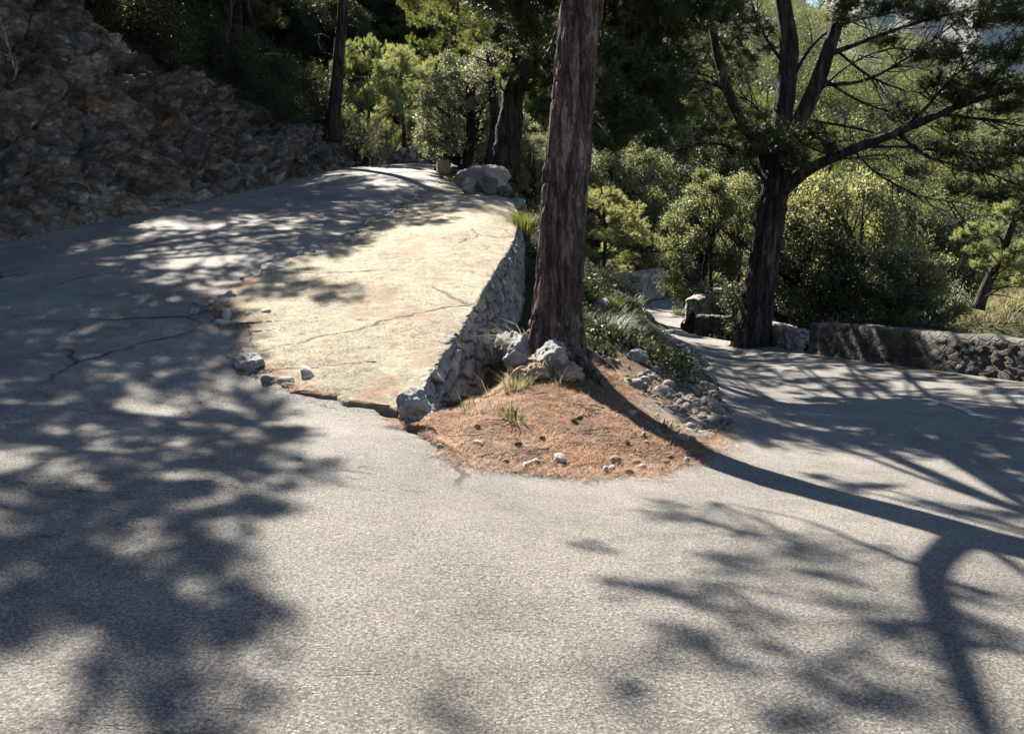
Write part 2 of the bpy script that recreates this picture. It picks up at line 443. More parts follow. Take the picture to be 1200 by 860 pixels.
M = dict(
    asphalt=mat_asphalt(), concrete=mat_concrete(), ground=mat_ground(), cliff=mat_cliff(), paint=mat_paint(),
    mountain=mat_rock('mountain_limestone', (.12, .13, .11), (.24, .24, .22), (.36, .355, .34), .02, 0, .2),
    wallstone=mat_rock('pale_limestone', (.17, .155, .14), (.26, .245, .225), (.36, .34, .31), 1.6, .2, .3, island=.8),
    wallface=mat_rock('dry_stone', (.13, .125, .12), (.225, .215, .205), (.32, .31, .295), 1.8, .15, .3, attr=True),
    masonry=mat_rock('pale_masonry', (.17, .155, .14), (.26, .245, .225), (.36, .34, .31), 1.2, .15, .3, masonry=True),
    boulder=mat_rock('grey_boulder', (.13, .13, .132), (.22, .215, .21), (.34, .335, .32), 1.0, .08, .45),
    darkrock=mat_rock('dark_rock', (.045, .045, .05), (.085, .085, .09), (.15, .15, .15), 1.3, .1, .15),
    rubble=mat_rock('grey_brown_rubble', (.085, .075, .066), (.15, .135, .12), (.24, .22, .2), 1.6, .15, .2, island=.9),
    brownrock=mat_rock('brown_rock', (.09, .065, .045), (.17, .12, .085), (.26, .2, .15), 1.3, .4, .15, island=.8),
    parapet=mat_rock('shaded_masonry', (.042, .04, .037), (.078, .074, .068), (.13, .122, .11), .9, .05, .2, masonry=True),  # masonry darkened, the shade over the parapet put into its colour
    block=mat_rock('ochre_block', (.22, .16, .09), (.34, .26, .16), (.42, .34, .22), 1.0, .1, .1),
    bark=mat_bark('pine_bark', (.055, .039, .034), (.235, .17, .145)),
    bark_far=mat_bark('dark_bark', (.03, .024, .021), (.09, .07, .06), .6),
    twig=mat_bark('dry_twig', (.06, .05, .042), (.15, .13, .11), 2.0),
    deadwood=mat_bark('dead_wood', (.2, .18, .15), (.42, .38, .33), 2.0),
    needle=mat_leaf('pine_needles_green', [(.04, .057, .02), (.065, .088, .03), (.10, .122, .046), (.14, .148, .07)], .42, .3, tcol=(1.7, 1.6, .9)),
    needle_shaded=mat_leaf('shaded_pine_needles', [(.022, .036, .016), (.034, .05, .021), (.05, .068, .03)], .16, .2, tcol=(1.3, 1.3, .7)),  # darker needle copy, shade of the dense backlit crowns put into the colour
    needle_lit=mat_leaf('young_sunlit_needles', [(.14, .17, .07), (.185, .205, .09), (.235, .245, .125), (.26, .255, .16)], .45, .3, tcol=(1.5, 1.45, 1.05)),  # paler young needles, with sunlight put into the colour as well
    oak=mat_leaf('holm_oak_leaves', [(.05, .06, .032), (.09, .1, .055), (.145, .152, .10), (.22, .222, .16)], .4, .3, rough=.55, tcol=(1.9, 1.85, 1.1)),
    oak_shaded=mat_leaf('shaded_evergreen_leaves', [(.022, .03, .014), (.042, .052, .026), (.068, .075, .04)], .2, .2, rough=.6, tcol=(1.3, 1.3, .8)),  # darker leaf copy, shade under the trees put into the colour
    olive=mat_leaf('wild_olive_leaves', [(.10, .11, .075), (.155, .165, .115), (.23, .23, .17)], .34, .3, rough=.55, tcol=(1.4, 1.4, 1.05)),
    grass=mat_leaf('green_grass', [(.045, .065, .02), (.075, .095, .03), (.12, .125, .055)], .3, .08, rough=.7),
    straw=mat_leaf('dry_grass', [(.16, .145, .085), (.25, .225, .14), (.34, .31, .21)], .3, .08, tcol=(1.1, 1.05, .85), rough=.7),
    litter=mat_leaf('fallen_needles', [(.06, .028, .016), (.14, .066, .037), (.23, .125, .072), (.34, .24, .165)], .1, .2, tcol=(1, 1, 1), rough=.7),
    farneedle=mat_leaf('hillside_pines', [(.06, .08, .034), (.095, .115, .05), (.125, .14, .08)], .32, .15, tcol=(1.5, 1.5, 1.0)),
)

# ------------------------------------------------------------------ the lie of the land
def pts(l): return np.array([P(*a) if len(a) == 3 else a[1:] for a in l])
W = 0    # a tuple (W, x, y, z) is a point given in metres
inner = pts([(W, 2.5, 58, 5.6), (W, -1.5, 47, 5.35), (512, 196, 37), (522, 212, 30), (500, 240, 23), (470, 262, 19.5), (430, 290, 16), (400, 330, 13), (390, 380, 10.6), (400, 440, 8.6), (440, 480, 7.6),
             (480, 502, 7.05), (510, 520, 6.55), (545, 537, 6.35), (600, 549, 6.3), (650, 553, 6.35), (700, 555, 6.45), (750, 553, 6.6), (797, 545, 6.9), (825, 525, 7.7), (845, 505, 8.7), (853, 488, 9.5), (846, 466, 11.2), (835, 440, 14), (820, 420, 16.9),
             (780, 385, 24), (758, 370, 28), (745, 361, 31.5), (775, 351, 35.5), (830, 343, 40), (W, 18, 43, -1.0)])
outer = pts([(W, -3.5, 60, 5.7), (W, -7.2, 49, 5.35), (402, 198, 36), (345, 211, 31), (285, 225, 26.5), (225, 238, 23.5), (170, 250, 21), (80, 268, 18.6), (0, 285, 16.6), (W, -12, 12.5, .85), (W, -12, 9, .45),
             (W, -11, 6, .25), (W, -9, 2, .15), (W, -7, -1, .08), (W, -5, -3.2, .05), (W, -2, -5, .02), (W, 1, -5.6, 0), (W, 4, -5.2, -.08), (W, 7.5, -3.5, -.2), (W, 10, -.8, -.35), (W, 11.6, 2.2, -.47), (W, 11.8, 5, -.57), (W, 11, 8.2, -.68), (1190, 447, 13.1), (945, 412, 19.3),
             (805, 389, 24.2), (808, 368, 28.5), (830, 361, 30.5), (865, 353, 33.5), (W, 13, 36, -1.1), (W, 19, 38, -1.0)])
inner = inner[:len(outer)]

walltop = pts([(488, 474, 7.7), (505, 440, 8.5), (530, 405, 9.6), (545, 381, 10.5), (565, 345, 12.2), (585, 312, 14.3), (600, 290, 16.3), (606, 270, 18.6), (608, 252, 21.5), (600, 235, 25)])
wallbase = pts([(503, 487, 7.75), (522, 482, 8.6), (549, 474, 9.6), (568, 462, 10.5), (588, 428, 12.3), (601, 398, 14.4), (612, 372, 16.4), (613, 340, 18.6), (614, 305, 21.5), (606, 270, 25)])
slableft = pts([(535, 205, 33), (519, 216, 28.5), (478, 240, 23), (432, 262, 19.3), (398, 287, 16.3), (352, 300, 15.2), (318, 318, 14), (285, 332, 13), (258, 348, 12), (248, 363, 11.3), (262, 382, 10.6), (300, 372, 10.9), (292, 400, 9.9), (290, 424, 9.0),
                (318, 448, 8.4), (350, 464, 8.05), (390, 477, 7.8), (430, 484, 7.65), (468, 488, 7.6)])

roadctl = np.vstack([catmull(inner, 120), catmull(outer, 120), walltop[1:], slableft, pts([
    (W, 0, 0, 0), (W, -3, 0, .03), (W, 3, 0, -.1), (W, -1.6, 2.3, 0), (W, 1.5, 2.3, -.06), (W, 0, 4, -.09), (W, -2.6, 4.5, .03), (W, 2.5, 4.5, -.28), (W, 5, 4, -.4),
    (W, -4.5, 6.7, .11), (W, -6.4, 9.75, .32), (W, -8.1, 12.5, .75), (W, 6, 8, -.58), (1112, 478, 10.2), (912, 428, 15.9)])])

class RBF:
    def __init__(self, c, thin=True, reg=1e-3):
        c = np.asarray(c, float); self.c = c[:, :2]; self.thin = thin
        n = len(c); A = np.zeros((n + 3, n + 3)); A[:n, :n] = self.k(self.c, self.c) + np.eye(n) * reg * (1 if thin else -1)
        A[:n, n] = 1; A[:n, n + 1:] = self.c; A[n, :n] = 1; A[n + 1:, :n] = self.c.T
        self.w = np.linalg.solve(A, np.r_[c[:, 2], 0, 0, 0])
    def k(self, a, b):
        d = np.sqrt(((a[:, None, :] - b[None, :, :]) ** 2).sum(-1))
        return d * d * np.log(d + 1e-9) if self.thin else d
    def __call__(self, x, y):
        x = np.atleast_1d(np.asarray(x, float)); sh = x.shape
        p = np.stack([x.ravel(), np.atleast_1d(np.asarray(y, float)).ravel()], 1); out = []
        for i in range(0, len(p), 20000):
            q = p[i:i + 20000]
            out.append(self.k(q, self.c) @ self.w[:-3] + self.w[-3] + q @ self.w[-2:])
        return (np.concatenate(out) if out else np.zeros(0)).reshape(sh)
_, _uniq = np.unique(np.round(roadctl[:, :2] / .35).astype(int), axis=0, return_index=True)
roadz = RBF(roadctl[_uniq], True, .12)

def road_point(px, py):
    """where the photo's line of sight meets the road"""
    Y = np.geomspace(1.6, 60, 700); q = np.stack([P(px, py, y) for y in Y])
    z = roadz(q[:, 0], q[:, 1]); k = np.argmax(q[:, 2] < z)
    return np.array([q[k, 0], q[k, 1], z[k]])

def lift(px, py, h):
    g = road_point(px, py); return g + S * (h / S[2])

def inpoly(x, y, poly):
    c = np.zeros(x.shape, bool); n = len(poly)
    for i in range(n):
        x1, y1 = poly[i][:2]; x2, y2 = poly[(i + 1) % n][:2]
        if y1 == y2: continue
        c ^= ((y1 > y) != (y2 > y)) & (x < (x2 - x1) * (y - y1) / (y2 - y1) + x1)
    return c

def polydist(x, y, poly, closed=True):
    d = np.full(x.shape, 1e9); n = len(poly)
    for i in range(n if closed else n - 1):
        a = poly[i][:2]; b = poly[(i + 1) % n][:2]; ab = b - a; L = (ab ** 2).sum() + 1e-12
        t = np.clip(((x - a[0]) * ab[0] + (y - a[1]) * ab[1]) / L, 0, 1)
        d = np.minimum(d, (x - a[0] - t * ab[0]) ** 2 + (y - a[1] - t * ab[1]) ** 2)
    return np.sqrt(d)

NI = 700
innerC, outerC = catmull(inner, NI), catmull(outer, NI)
roadpoly = np.vstack([innerC[::6], outerC[::-6]])
slabpoly = np.vstack([slableft, walltop])

# cut slope on the left: foot line and height of the bare rock
footline = resample(catmull(np.vstack([outer[0], outer[1:11]])[:, :3], 300), .06)
footY = footline[:, 1]

def far_land(x, y):
    r = np.hypot(x, y); b = np.where(y > 1, x / np.maximum(y, 1), np.where(x > 0, 3., -3.))
    base = np.interp(b, [-.7, 0, .12, .3, .6, 2], [26, 14, 3, -11, -12, -14])
    top = np.interp(b, [-.7, 0, .2, .30, .43, .59, .8, 2], [95, 85, 66, 56, 40, 25, 18, -10])
    z = base + (top - base) * np.clip((r - 60) / 150, 0, 1) - np.clip(r - 230, 0, 400) * .25
    back = -3 - .35 * np.clip(r - 10, 0, 60)
    return np.where(y > 0, z, np.where(x < -8, 8 + .3 * (-x - 8), back))

g_ctl = [inner - [0, 0, .01], outer - [0, 0, .01], wallbase, pts([
    (650, 414, 10.0), (690, 438, 9.4), (628, 425, 9.6), (612, 425, 10.2), (590, 452, 10.0), (575, 470, 9.2), (550, 486, 8.3), (530, 492, 7.75), (606, 420, 11.4), (620, 468, 8.4), (570, 498, 7.3), (700, 498, 7.7), (650, 520, 6.95), (600, 520, 6.9), (760, 520, 7.4), (800, 500, 8.7), (760, 462, 9.7),
    (720, 432, 10.6), (700, 388, 12.2), (760, 408, 13.2), (800, 440, 12.6), (825, 470, 10.6), (740, 368, 16.3), (720, 346, 18.5), (680, 332, 18), (650, 320, 19), (700, 335, 22), (740, 352, 24), (650, 290, 25), (690, 320, 28), (752, 378, 16.2), (770, 396, 15.1), (789, 415, 14.1), (808, 432, 13.2), (742, 366, 19)]),
    np.array([[3.3, 18, -.62], [3.75, 18.4, -.92], [3.9, 20, -1.02], [3.05, 16.6, -.38], [3.45, 16.7, -.74], [4.15, 22, -1.1], [3.5, 22, -.75], [4.4, 25, -1.16], [3.2, 20, -.55], [3.5, 24.5, -.6], [3.3, 14.8, -.62], [-1.2, 30, 3.2], [.6, 30, 2.2], [2.4, 30, .3], [1.5, 36, 2.6], [4, 36, .0], [3, 44, 2.8], [8, 44, .2], [14, 50, .5], [-.2, 24, 2.0], [0.6, 20, .9], [1.6, 24, .6],
              [9.3, 13.5, -1.1], [8.3, 19.5, -1.5], [11, 15, -3.0], [11, 21, -3.8], [14, 13, -3.4], [14, 18, -2.4], [14.5, 23, -.6], [17, 24, -.1], [13, 28, -2.2], [10, 26, -4], [9, 30, -3.5], [18, 18, -2.5],
              [13, 8, -2.5], [14, 3, -2.5], [13, -2, -2.5], [6, -8, -2], [-2, -8, -1], [-10, -5, 1.5], [22, 30, -1.5], [20, 40, -5], [30, 30, -8], [12, 33, -2.3], [16, 34, -2.0]])]
hill = []
for k in range(0, len(footline), 12):
    f = footline[k]; hh = float(np.interp(f[1], [8, 12, 16.5, 21, 25, 31, 36, 48, 60], [9, 9, 9, 7.2, 4.4, 2.4, 1.5, 1.5, 2]))
    t = unit(footline[min(k + 3, len(footline) - 1)] - footline[max(k - 3, 0)]); nrm = np.array([t[1], -t[0], 0.]); nrm = nrm if nrm[0] < 0 else -nrm
    hill.append(f + nrm * .8 + [0, 0, .1]); hill.append(f + nrm * (hh * .62 + .8) + [0, 0, hh - 1.2]); hill.append(f + nrm * (hh * .62 + 10) + [0, 0, hh + 4.2]); hill.append(f + nrm * (hh * .62 + 22) + [0, 0, hh + 11.])
ring = []
for r in (75, 110, 160, 210, 300, 450):
    for a in np.linspace(-math.pi, math.pi, 33)[:-1]:
        x, y = r * math.sin(a), r * math.cos(a); ring.append((x, y, float(far_land(np.array([x]), np.array([y]))[0])))
ring += [(-4, 66, 9), (6, 62, 6), (-14, 62, 12), (16, 60, 1), (30, 55, -8), (45, 40, -12), (40, 20, -13), (55, 55, -13), (10, 72, 10)]
g_all = np.vstack(g_ctl + [np.array(hill), np.array(ring)])
_, _u = np.unique(np.round(g_all[:, :2], 1), axis=0, return_index=True)
groundrbf = RBF(g_all[_u], False, 2e-2)

def ground_z(x, y):
    x = np.atleast_1d(np.asarray(x, float)); y = np.atleast_1d(np.asarray(y, float))
    z = groundrbf(x, y)
    near = (np.abs(x) < 25) & (y > -12) & (y < 66)
    r = np.hypot(x, y)
    p3 = np.stack([x.ravel(), y.ravel(), 0 * x.ravel()], 1)
    amp = np.clip((r - 4) * .02, .035, .06) + np.clip((r - 50) * .01, 0, 3)
    z = z + (fbm(p3 * 1.1, 4, 5).reshape(x.shape)) * amp + fbm(p3 * .02, 3, 9).reshape(x.shape) * np.clip((r - 60) * .03, 0, 4)
    xn, yn = x[near], y[near]
    ins = inpoly(xn, yn, roadpoly); ds = polydist(xn, yn, roadpoly); rz = roadz(xn, yn)
    zn = z[near]
    zn = np.where(ins, np.where(ds > .06, np.minimum(zn, rz - np.clip((ds - .06) * 2.0, .015, .25)), np.minimum(zn, rz - .012)), zn)
    ring_ = ~ins & (ds < .5)
    zn = np.where(ring_, np.minimum(zn, rz + ds * .9 + .01), zn)
    ins2 = inpoly(xn, yn, slabpoly)
    zn = np.where(ins2, np.minimum(zn, rz - .25), zn)
    z[near] = zn
    return z

def axis(lo, hi, step, far):
    core = np.arange(lo, hi + 1e-6, step); g = []
    d, p = step, hi
    while p < far: d *= 1.13; p += d; g.append(p)
    g2 = []; d, p = step, lo
    while p > -far: d *= 1.13; p -= d; g2.append(p)
    return np.r_[g2[::-1], core, g]

gx = axis(-5, 6, .075, 620); gy = axis(5.6, 21, .075, 620)
GX, GY = np.meshgrid(gx, gy)
GZ = ground_z(GX.ravel(), GY.ravel()).reshape(GX.shape)
ground = tag(mesh('ground', np.stack([GX, GY, GZ], -1).reshape(-1, 3), grid_quads(len(gy), len(gx)), mats=M['ground'], smooth=True), 'brown forest floor and wooded valley slopes around the hairpin bend', 'ground', kind='structure')

# ------------------------------------------------------------------ road
tt = np.r_[np.linspace(0, .08, 8), np.linspace(.08, 1, 60)[1:]]
xy = innerC[:, None, :2] * (1 - tt)[None, :, None] + outerC[:, None, :2] * tt[None, :, None]
edge = np.zeros(len(tt)); edge[:4] = [1, .7, .4, .1]
jit = vnoise(np.stack([np.arange(NI) * .35, np.zeros(NI), np.zeros(NI)], 1), 3) * .05 + vnoise(np.stack([np.arange(NI) * 1.1, np.zeros(NI), np.zeros(NI)], 1), 4) * .03
nrm2 = unit(outerC[:, :2] - innerC[:, :2])
xy = xy + nrm2[:, None, :] * (jit[:, None] * edge[None, :])[:, :, None]
rz_ = roadz(xy[..., 0].ravel(), xy[..., 1].ravel())
rz_ = rz_ + .012 * fbm(np.stack([xy[..., 0].ravel() * .7, xy[..., 1].ravel() * .7, 0 * rz_], 1), 3, 8)
RV = np.stack([xy[..., 0].ravel(), xy[..., 1].ravel(), rz_], 1).reshape(NI, len(tt), 3)
skirt = RV[:, :1].copy(); skirt[..., 2] -= .12
RV = np.concatenate([skirt, RV], 1)
tag(mesh('road', RV.reshape(-1, 3), grid_quads(NI, len(tt) + 1), mats=M['asphalt'], smooth=True), 'weathered grey asphalt road doubling back on itself in a hairpin', 'road', kind='structure')

def stripe(p0, p1, w=.12):
    a, b = road_point(*p0), road_point(*p1)
    n = 40; t = np.linspace(0, 1, n)[:, None]; c = a[:2] + (b[:2] - a[:2]) * t
    d = unit(b[:2] - a[:2]); q = np.array([-d[1], d[0]])
    jl = vnoise(np.c_[np.arange(n) * .5, np.zeros((n, 2))], 3)[:, None] * .012
    V = np.stack([c - q * (w / 2 + jl), c, c + q * (w / 2 + jl)], 1).reshape(-1, 2)
    z = roadz(V[:, 0], V[:, 1]) + .012 * fbm(np.stack([V[:, 0] * .7, V[:, 1] * .7, 0 * V[:, 0]], 1), 3, 8) + .006
    return mesh('road_marking', np.c_[V, z], grid_quads(n, 3), mats=M['paint'])
tag(stripe((893, 424.5), (934, 432.5)), 'short worn white dash on the road beside the short wall piece', 'road marking', kind='structure')
tag(stripe((1084, 467), (1146, 488)), 'faded white dash on the road in front of the long parapet', 'road marking', kind='structure')

# ------------------------------------------------------------------ concrete shoulder
NS = 420
L_ = catmull(slableft, NS); L_ = resample(slableft[:, :3], .02); L_ = L_[np.linspace(0, len(L_) - 1, NS).astype(int)]
Rw = resample(walltop[::-1], .02); Rw = Rw[np.linspace(0, len(Rw) - 1, NS).astype(int)]
n3 = np.c_[np.arange(NS) * .12, np.zeros((NS, 2))]
L_[:, 0] += vnoise(n3, 21) * .10 + vnoise(n3 * 3.3, 22) * .07 + vnoise(n3 * 8, 25) * .03; L_[:, 1] += vnoise(n3, 23) * .10 + vnoise(n3 * 3.1, 24) * .07 + vnoise(n3 * 8, 26) * .03
tS = np.linspace(0, 1, 90)
sxy = L_[:, None, :2] * (1 - tS)[None, :, None] + Rw[:, None, :2] * tS[None, :, None]
sx_, sy_ = sxy[..., 0].ravel(), sxy[..., 1].ravel()
p3 = np.stack([sx_, sy_, 0 * sx_], 1)
sz = roadz(sx_, sy_) + .035 + .02 * fbm(p3 * .9, 4, 31) + .010 * fbm(p3 * 7, 3, 33)
lowering = (1 - sstep(0, .06, np.tile(tS, NS))) * .012
SV = np.stack([sx_, sy_, sz - lowering], 1).reshape(NS, 90, 3)
# rounded outer lip, drop to the road on the left
lip = SV[:, :1].copy(); lip[..., 2] -= .25
lipR = SV[:, -1:].copy(); lipR[..., 2] -= .16
SV = np.concatenate([lip, SV, lipR], 1)
slab = mesh('concrete_pavement', SV.reshape(-1, 3), grid_quads(NS, 92), mats=M['concrete'], smooth=True)
sp3 = SV.reshape(-1, 3) * [1, 1, 0]; dl = polydist(sp3[:, 0], sp3[:, 1], slableft, False)
drift = sstep(.1, .95, fbm(sp3 * [1.5, 1.0, 1], 5, 14, .62)) * .62 + .75 * np.exp(-(dl / .28) ** 2) * sstep(-.5, .3, vnoise(sp3 * 1.3, 15)) * (sp3[:, 1] < 14)
slab.data.attributes.new('drift', 'FLOAT', 'POINT').data.foreach_set('value', drift.astype(np.float32))
tag(slab, 'pale cracked concrete shoulder strewn with needles above the stone wall', 'pavement', kind='structure')

# ------------------------------------------------------------------ dry-stone retaining wall
def lerp_line(line, n):
    a = resample(line, .02); return a[np.linspace(0, len(a) - 1, n).astype(int)]
def stone_wall():
    n = 900; T = lerp_line(walltop[:9], n); B = lerp_line(wallbase[:9], n)
    T[:, 2] = roadz(T[:, 0], T[:, 1])
    seg = np.r_[0, np.cumsum(np.linalg.norm(np.diff(T[:, :2], axis=0), axis=1))]
    t2 = unit(np.gradient(T[:, :2], axis=0)); q = np.c_[t2[:, 1], -t2[:, 0], np.zeros(n)]
    k_ = 61; pad = np.vstack([np.repeat(q[:1], k_ // 2, 0), q, np.repeat(q[-1:], k_ // 2, 0)]); q = unit(np.stack([np.convolve(pad[:, j], np.ones(k_) / k_, 'valid') for j in range(3)], 1))
    nv = 120; H = np.maximum(T[:, 2] - B[:, 2] + .25, .2)
    top = .015 + .03 * vnoise(np.c_[seg * 3.5, np.zeros((n, 2))], 3) + .02 * vnoise(np.c_[seg * 13, np.zeros((n, 2))], 4)
    V = np.zeros((n, nv + 6, 3)); SS = np.zeros((n, nv + 6)); DD = np.zeros((n, nv + 6))
    for j in range(nv + 6):
        if j < 6: V[:, j] = T - q * (.22 * (1 - j / 6)) ; V[:, j, 2] = T[:, 2] + top - .05 * (1 - j / 6); d = -(.22 * (1 - j / 6)) * np.ones(n)
        else:
            f = (j - 6) / (nv - 1); V[:, j] = T * (1 - f) + B * f; d = (H + top) * f; V[:, j, 2] = T[:, 2] + top - d
        SS[:, j] = seg; DD[:, j] = d
    p = V.reshape(-1, 3); s, d = SS.ravel(), DD.ravel()
    wv = np.stack([vnoise(np.c_[s * 3, d * 3, 0 * s], 5), vnoise(np.c_[s * 3, d * 3, 0 * s], 6)], 1) * .05
    uv = np.c_[(s + wv[:, 0]) / .40, (d + wv[:, 1]) / .185]
    f1, f2, cid, ov = worley_off(uv, 21); uv2 = np.c_[(s + wv[:, 0]) / .17, (d + wv[:, 1]) / .085]; g1, g2, cid2, ov2 = worley_off(uv2, 27)
    small = cid < .28                                              # little stones packed between the large ones
    gap = np.where(small, np.minimum(f2 - f1, (g2 - g1) * .7), f2 - f1); c = np.where(small, cid2, cid); o_ = np.where(small[:, None], ov2 * .5, ov)
    body = np.clip(gap * 6, 0, 1) ** .6
    tilt = ((c * 7.31) % 1 - .5) * o_[:, 0] + ((c * 17.7) % 1 - .5) * o_[:, 1]
    h = body * .115 + ((c * 3.77) % 1 - .5) * .06 + tilt * .10 + .012 * fbm(p * 9, 4, 31, .6) - np.where(small, .02, 0) - .05
    h = np.where(d < .16, (h + .02) * (.25 + .75 * sstep(-.02, .16, d)) - .02, h)
    nr = np.repeat(q, nv + 6, 0)
    p = p + nr * h[:, None]; p[:, 2] += np.where(d < .02, body * .02, 0)
    o = mesh('stone_wall', p, grid_quads(n, nv + 6), mats=M['wallface'], smooth=False)
    o.data.attributes.new('stone', 'FLOAT', 'POINT').data.foreach_set('value', c.astype(np.float32))
    o.data.attributes.new('joint', 'FLOAT', 'POINT').data.foreach_set('value', np.clip(gap * 9 - .25, 0, 1).astype(np.float32))
    return o
tag(stone_wall(), 'dry stone retaining wall of pale rubble holding up the concrete shoulder', 'wall')

# ------------------------------------------------------------------ masonry parapets along the lower road
def parapet(name, path, w, h, seed, mat, zoff=-.15, cap=.14, endround=True, disp=.024, hs=None):
    path = resample(path, .045); n = len(path)
    z = path[:, 2]
    t2 = unit(np.gradient(path[:, :2], axis=0)); q = np.c_[t2[:, 1], -t2[:, 0]]
    hh = np.full(n, h) if hs is None else np.interp(np.linspace(0, 1, n), np.linspace(0, 1, len(hs)), hs)
    m1 = 20; prof = []
    for k in range(m1): prof.append((-.5 - .04 * (1 - k / m1), k / m1 * (1 - cap / h)))
    for k in range(15):
        a = math.pi - k / 14 * math.pi; prof.append((.5 * np.sign(math.cos(a)) * abs(math.cos(a)) ** .6, 1 - cap / h + cap / h * abs(math.sin(a)) ** .7))
    for k in range(m1): prof.append((.5 + .04 * k / m1, (1 - (k + 1) / m1) * (1 - cap / h)))
    prof = np.array(prof)
    V = np.zeros((n, len(prof), 3))
    e = np.minimum(np.arange(n), np.arange(n)[::-1]) * .045
    tap = np.sqrt(np.clip(1 - np.clip(1 - e / .09, 0, 1) ** 2, .0, 1)) if endround else np.ones(n)
    wid = w * (.75 + .25 * tap)
    V[..., :2] = path[:, None, :2] + q[:, None, :] * (prof[:, 0][None, :] * wid[:, None])[..., None]
    V[..., 2] = z[:, None] + zoff + prof[:, 1][None, :] * (hh - zoff)[:, None]
    p = V.reshape(-1, 3)
    f1, f2, cid = worley((p + .04 * vnoise(p * 6, seed)[:, None]) * [5.0, 5.0, 7.0] + seed * 3.1, seed)
    wl = np.clip((f2 - f1) * 5.0, 0, 1) ** .7 * (.35 + .65 * cid)
    nr = np.zeros_like(V); nr[..., :2] = q[:, None, :] * np.sign(prof[:, 0])[None, :, None] * np.minimum(1, np.abs(prof[:, 0]) * 2.2)[None, :, None]
    nr[..., 2] = np.clip((prof[:, 1] - .8) * 5, 0, 1)[None, :]
    nr = unit(nr + 1e-6).reshape(-1, 3)
    p = p + nr * ((wl - .6) * disp + fbm(p * 1.3, 3, seed) * .022 + fbm(p * 9, 4, seed + 4, .6) * .012)[:, None]
    V = p.reshape(V.shape)
    c0, c1 = V[0].mean(0), V[-1].mean(0)
    nv = len(p); m = len(prof)
    tr = np.vstack([np.stack([np.arange(m - 1), np.arange(1, m), np.full(m - 1, nv)], 1), np.stack([np.arange(m - 1) + (n - 1) * m, np.arange(1, m) + (n - 1) * m, np.full(m - 1, nv + 1)], 1)])
    return mesh(name, np.vstack([p, c0, c1]), grid_quads(n, m), tr, mat, None, True)

def on_road(px, py, dx=0., dy=0.):
    g = road_point(px, py); x, y = g[0] + dx, g[1] + dy
    return [x, y, float(roadz(x, y)[0])]
lp = [on_road(948, 413, .15), on_road(1010, 422, .2), on_road(1100, 435, .25), on_road(1190, 447, .3)]
d_ = np.array(lp[3]) - np.array(lp[2]); lp += [list(np.array(lp[3]) + d_ * .8), [lp[3][0] + 2.4, lp[3][1] - 4.2, -.72]]
tag(parapet('stone_parapet', lp, .5, .74, 3, M['parapet'], hs=[.74, .76, .73, .72, .72, .72]), 'long low stone parapet with rounded top along the lower road', 'wall')
sp2 = [on_road(892, 401, .25, .3), on_road(938, 411, .2, .1)]
tag(parapet('stone_parapet', sp2, .45, .52, 5, M['masonry'], disp=.05, hs=[.55, .5]), 'short broken piece of stone parapet just right of the big pine', 'wall')
L1 = [P(812, 391, 24.6), P(850, 393, 24.0)]
tag(parapet('stone_parapet', [[*P(815, 389, 24.6)[:2], -1.28], [*P(858, 391, 24.2)[:2], -1.28]], .5, .42, 7, M['parapet'], disp=.05), 'lowest stone parapet stub left of the big pine, in shade', 'wall')
tag(parapet('stone_parapet', [[*P(811, 380, 26.4)[:2], -1.2], [*P(832, 365, 29.5)[:2], -1.15], [*P(872, 352, 33.8)[:2], -1.1]], .55, .72, 9, M['masonry'], disp=.05), 'pale stone parapet with sunlit square end beside the bend', 'wall')
fw = [[*P(700, 362, 33.5)[:2], -1.15], [*P(745, 358, 34.5)[:2], -1.12], [*P(774, 352, 36)[:2], -1.08]]
tag(parapet('stone_parapet', fw, .5, 1.12, 12, M['masonry'], disp=.05, cap=.05, hs=[1.15, 1.15, 1.2]), 'far pale stone wall standing behind the grassy bank', 'wall')
fw = [[*P(790, 346, 42)[:2], -1.0], [*P(830, 343, 43)[:2], -1.0], [*P(890, 340, 44)[:2], -1.0]]
tag(parapet('rubble_wall', fw, .8, 1.1, 15, M['darkrock'], disp=.12), 'shaded rough rubble wall across the far bend of the lower road', 'wall')

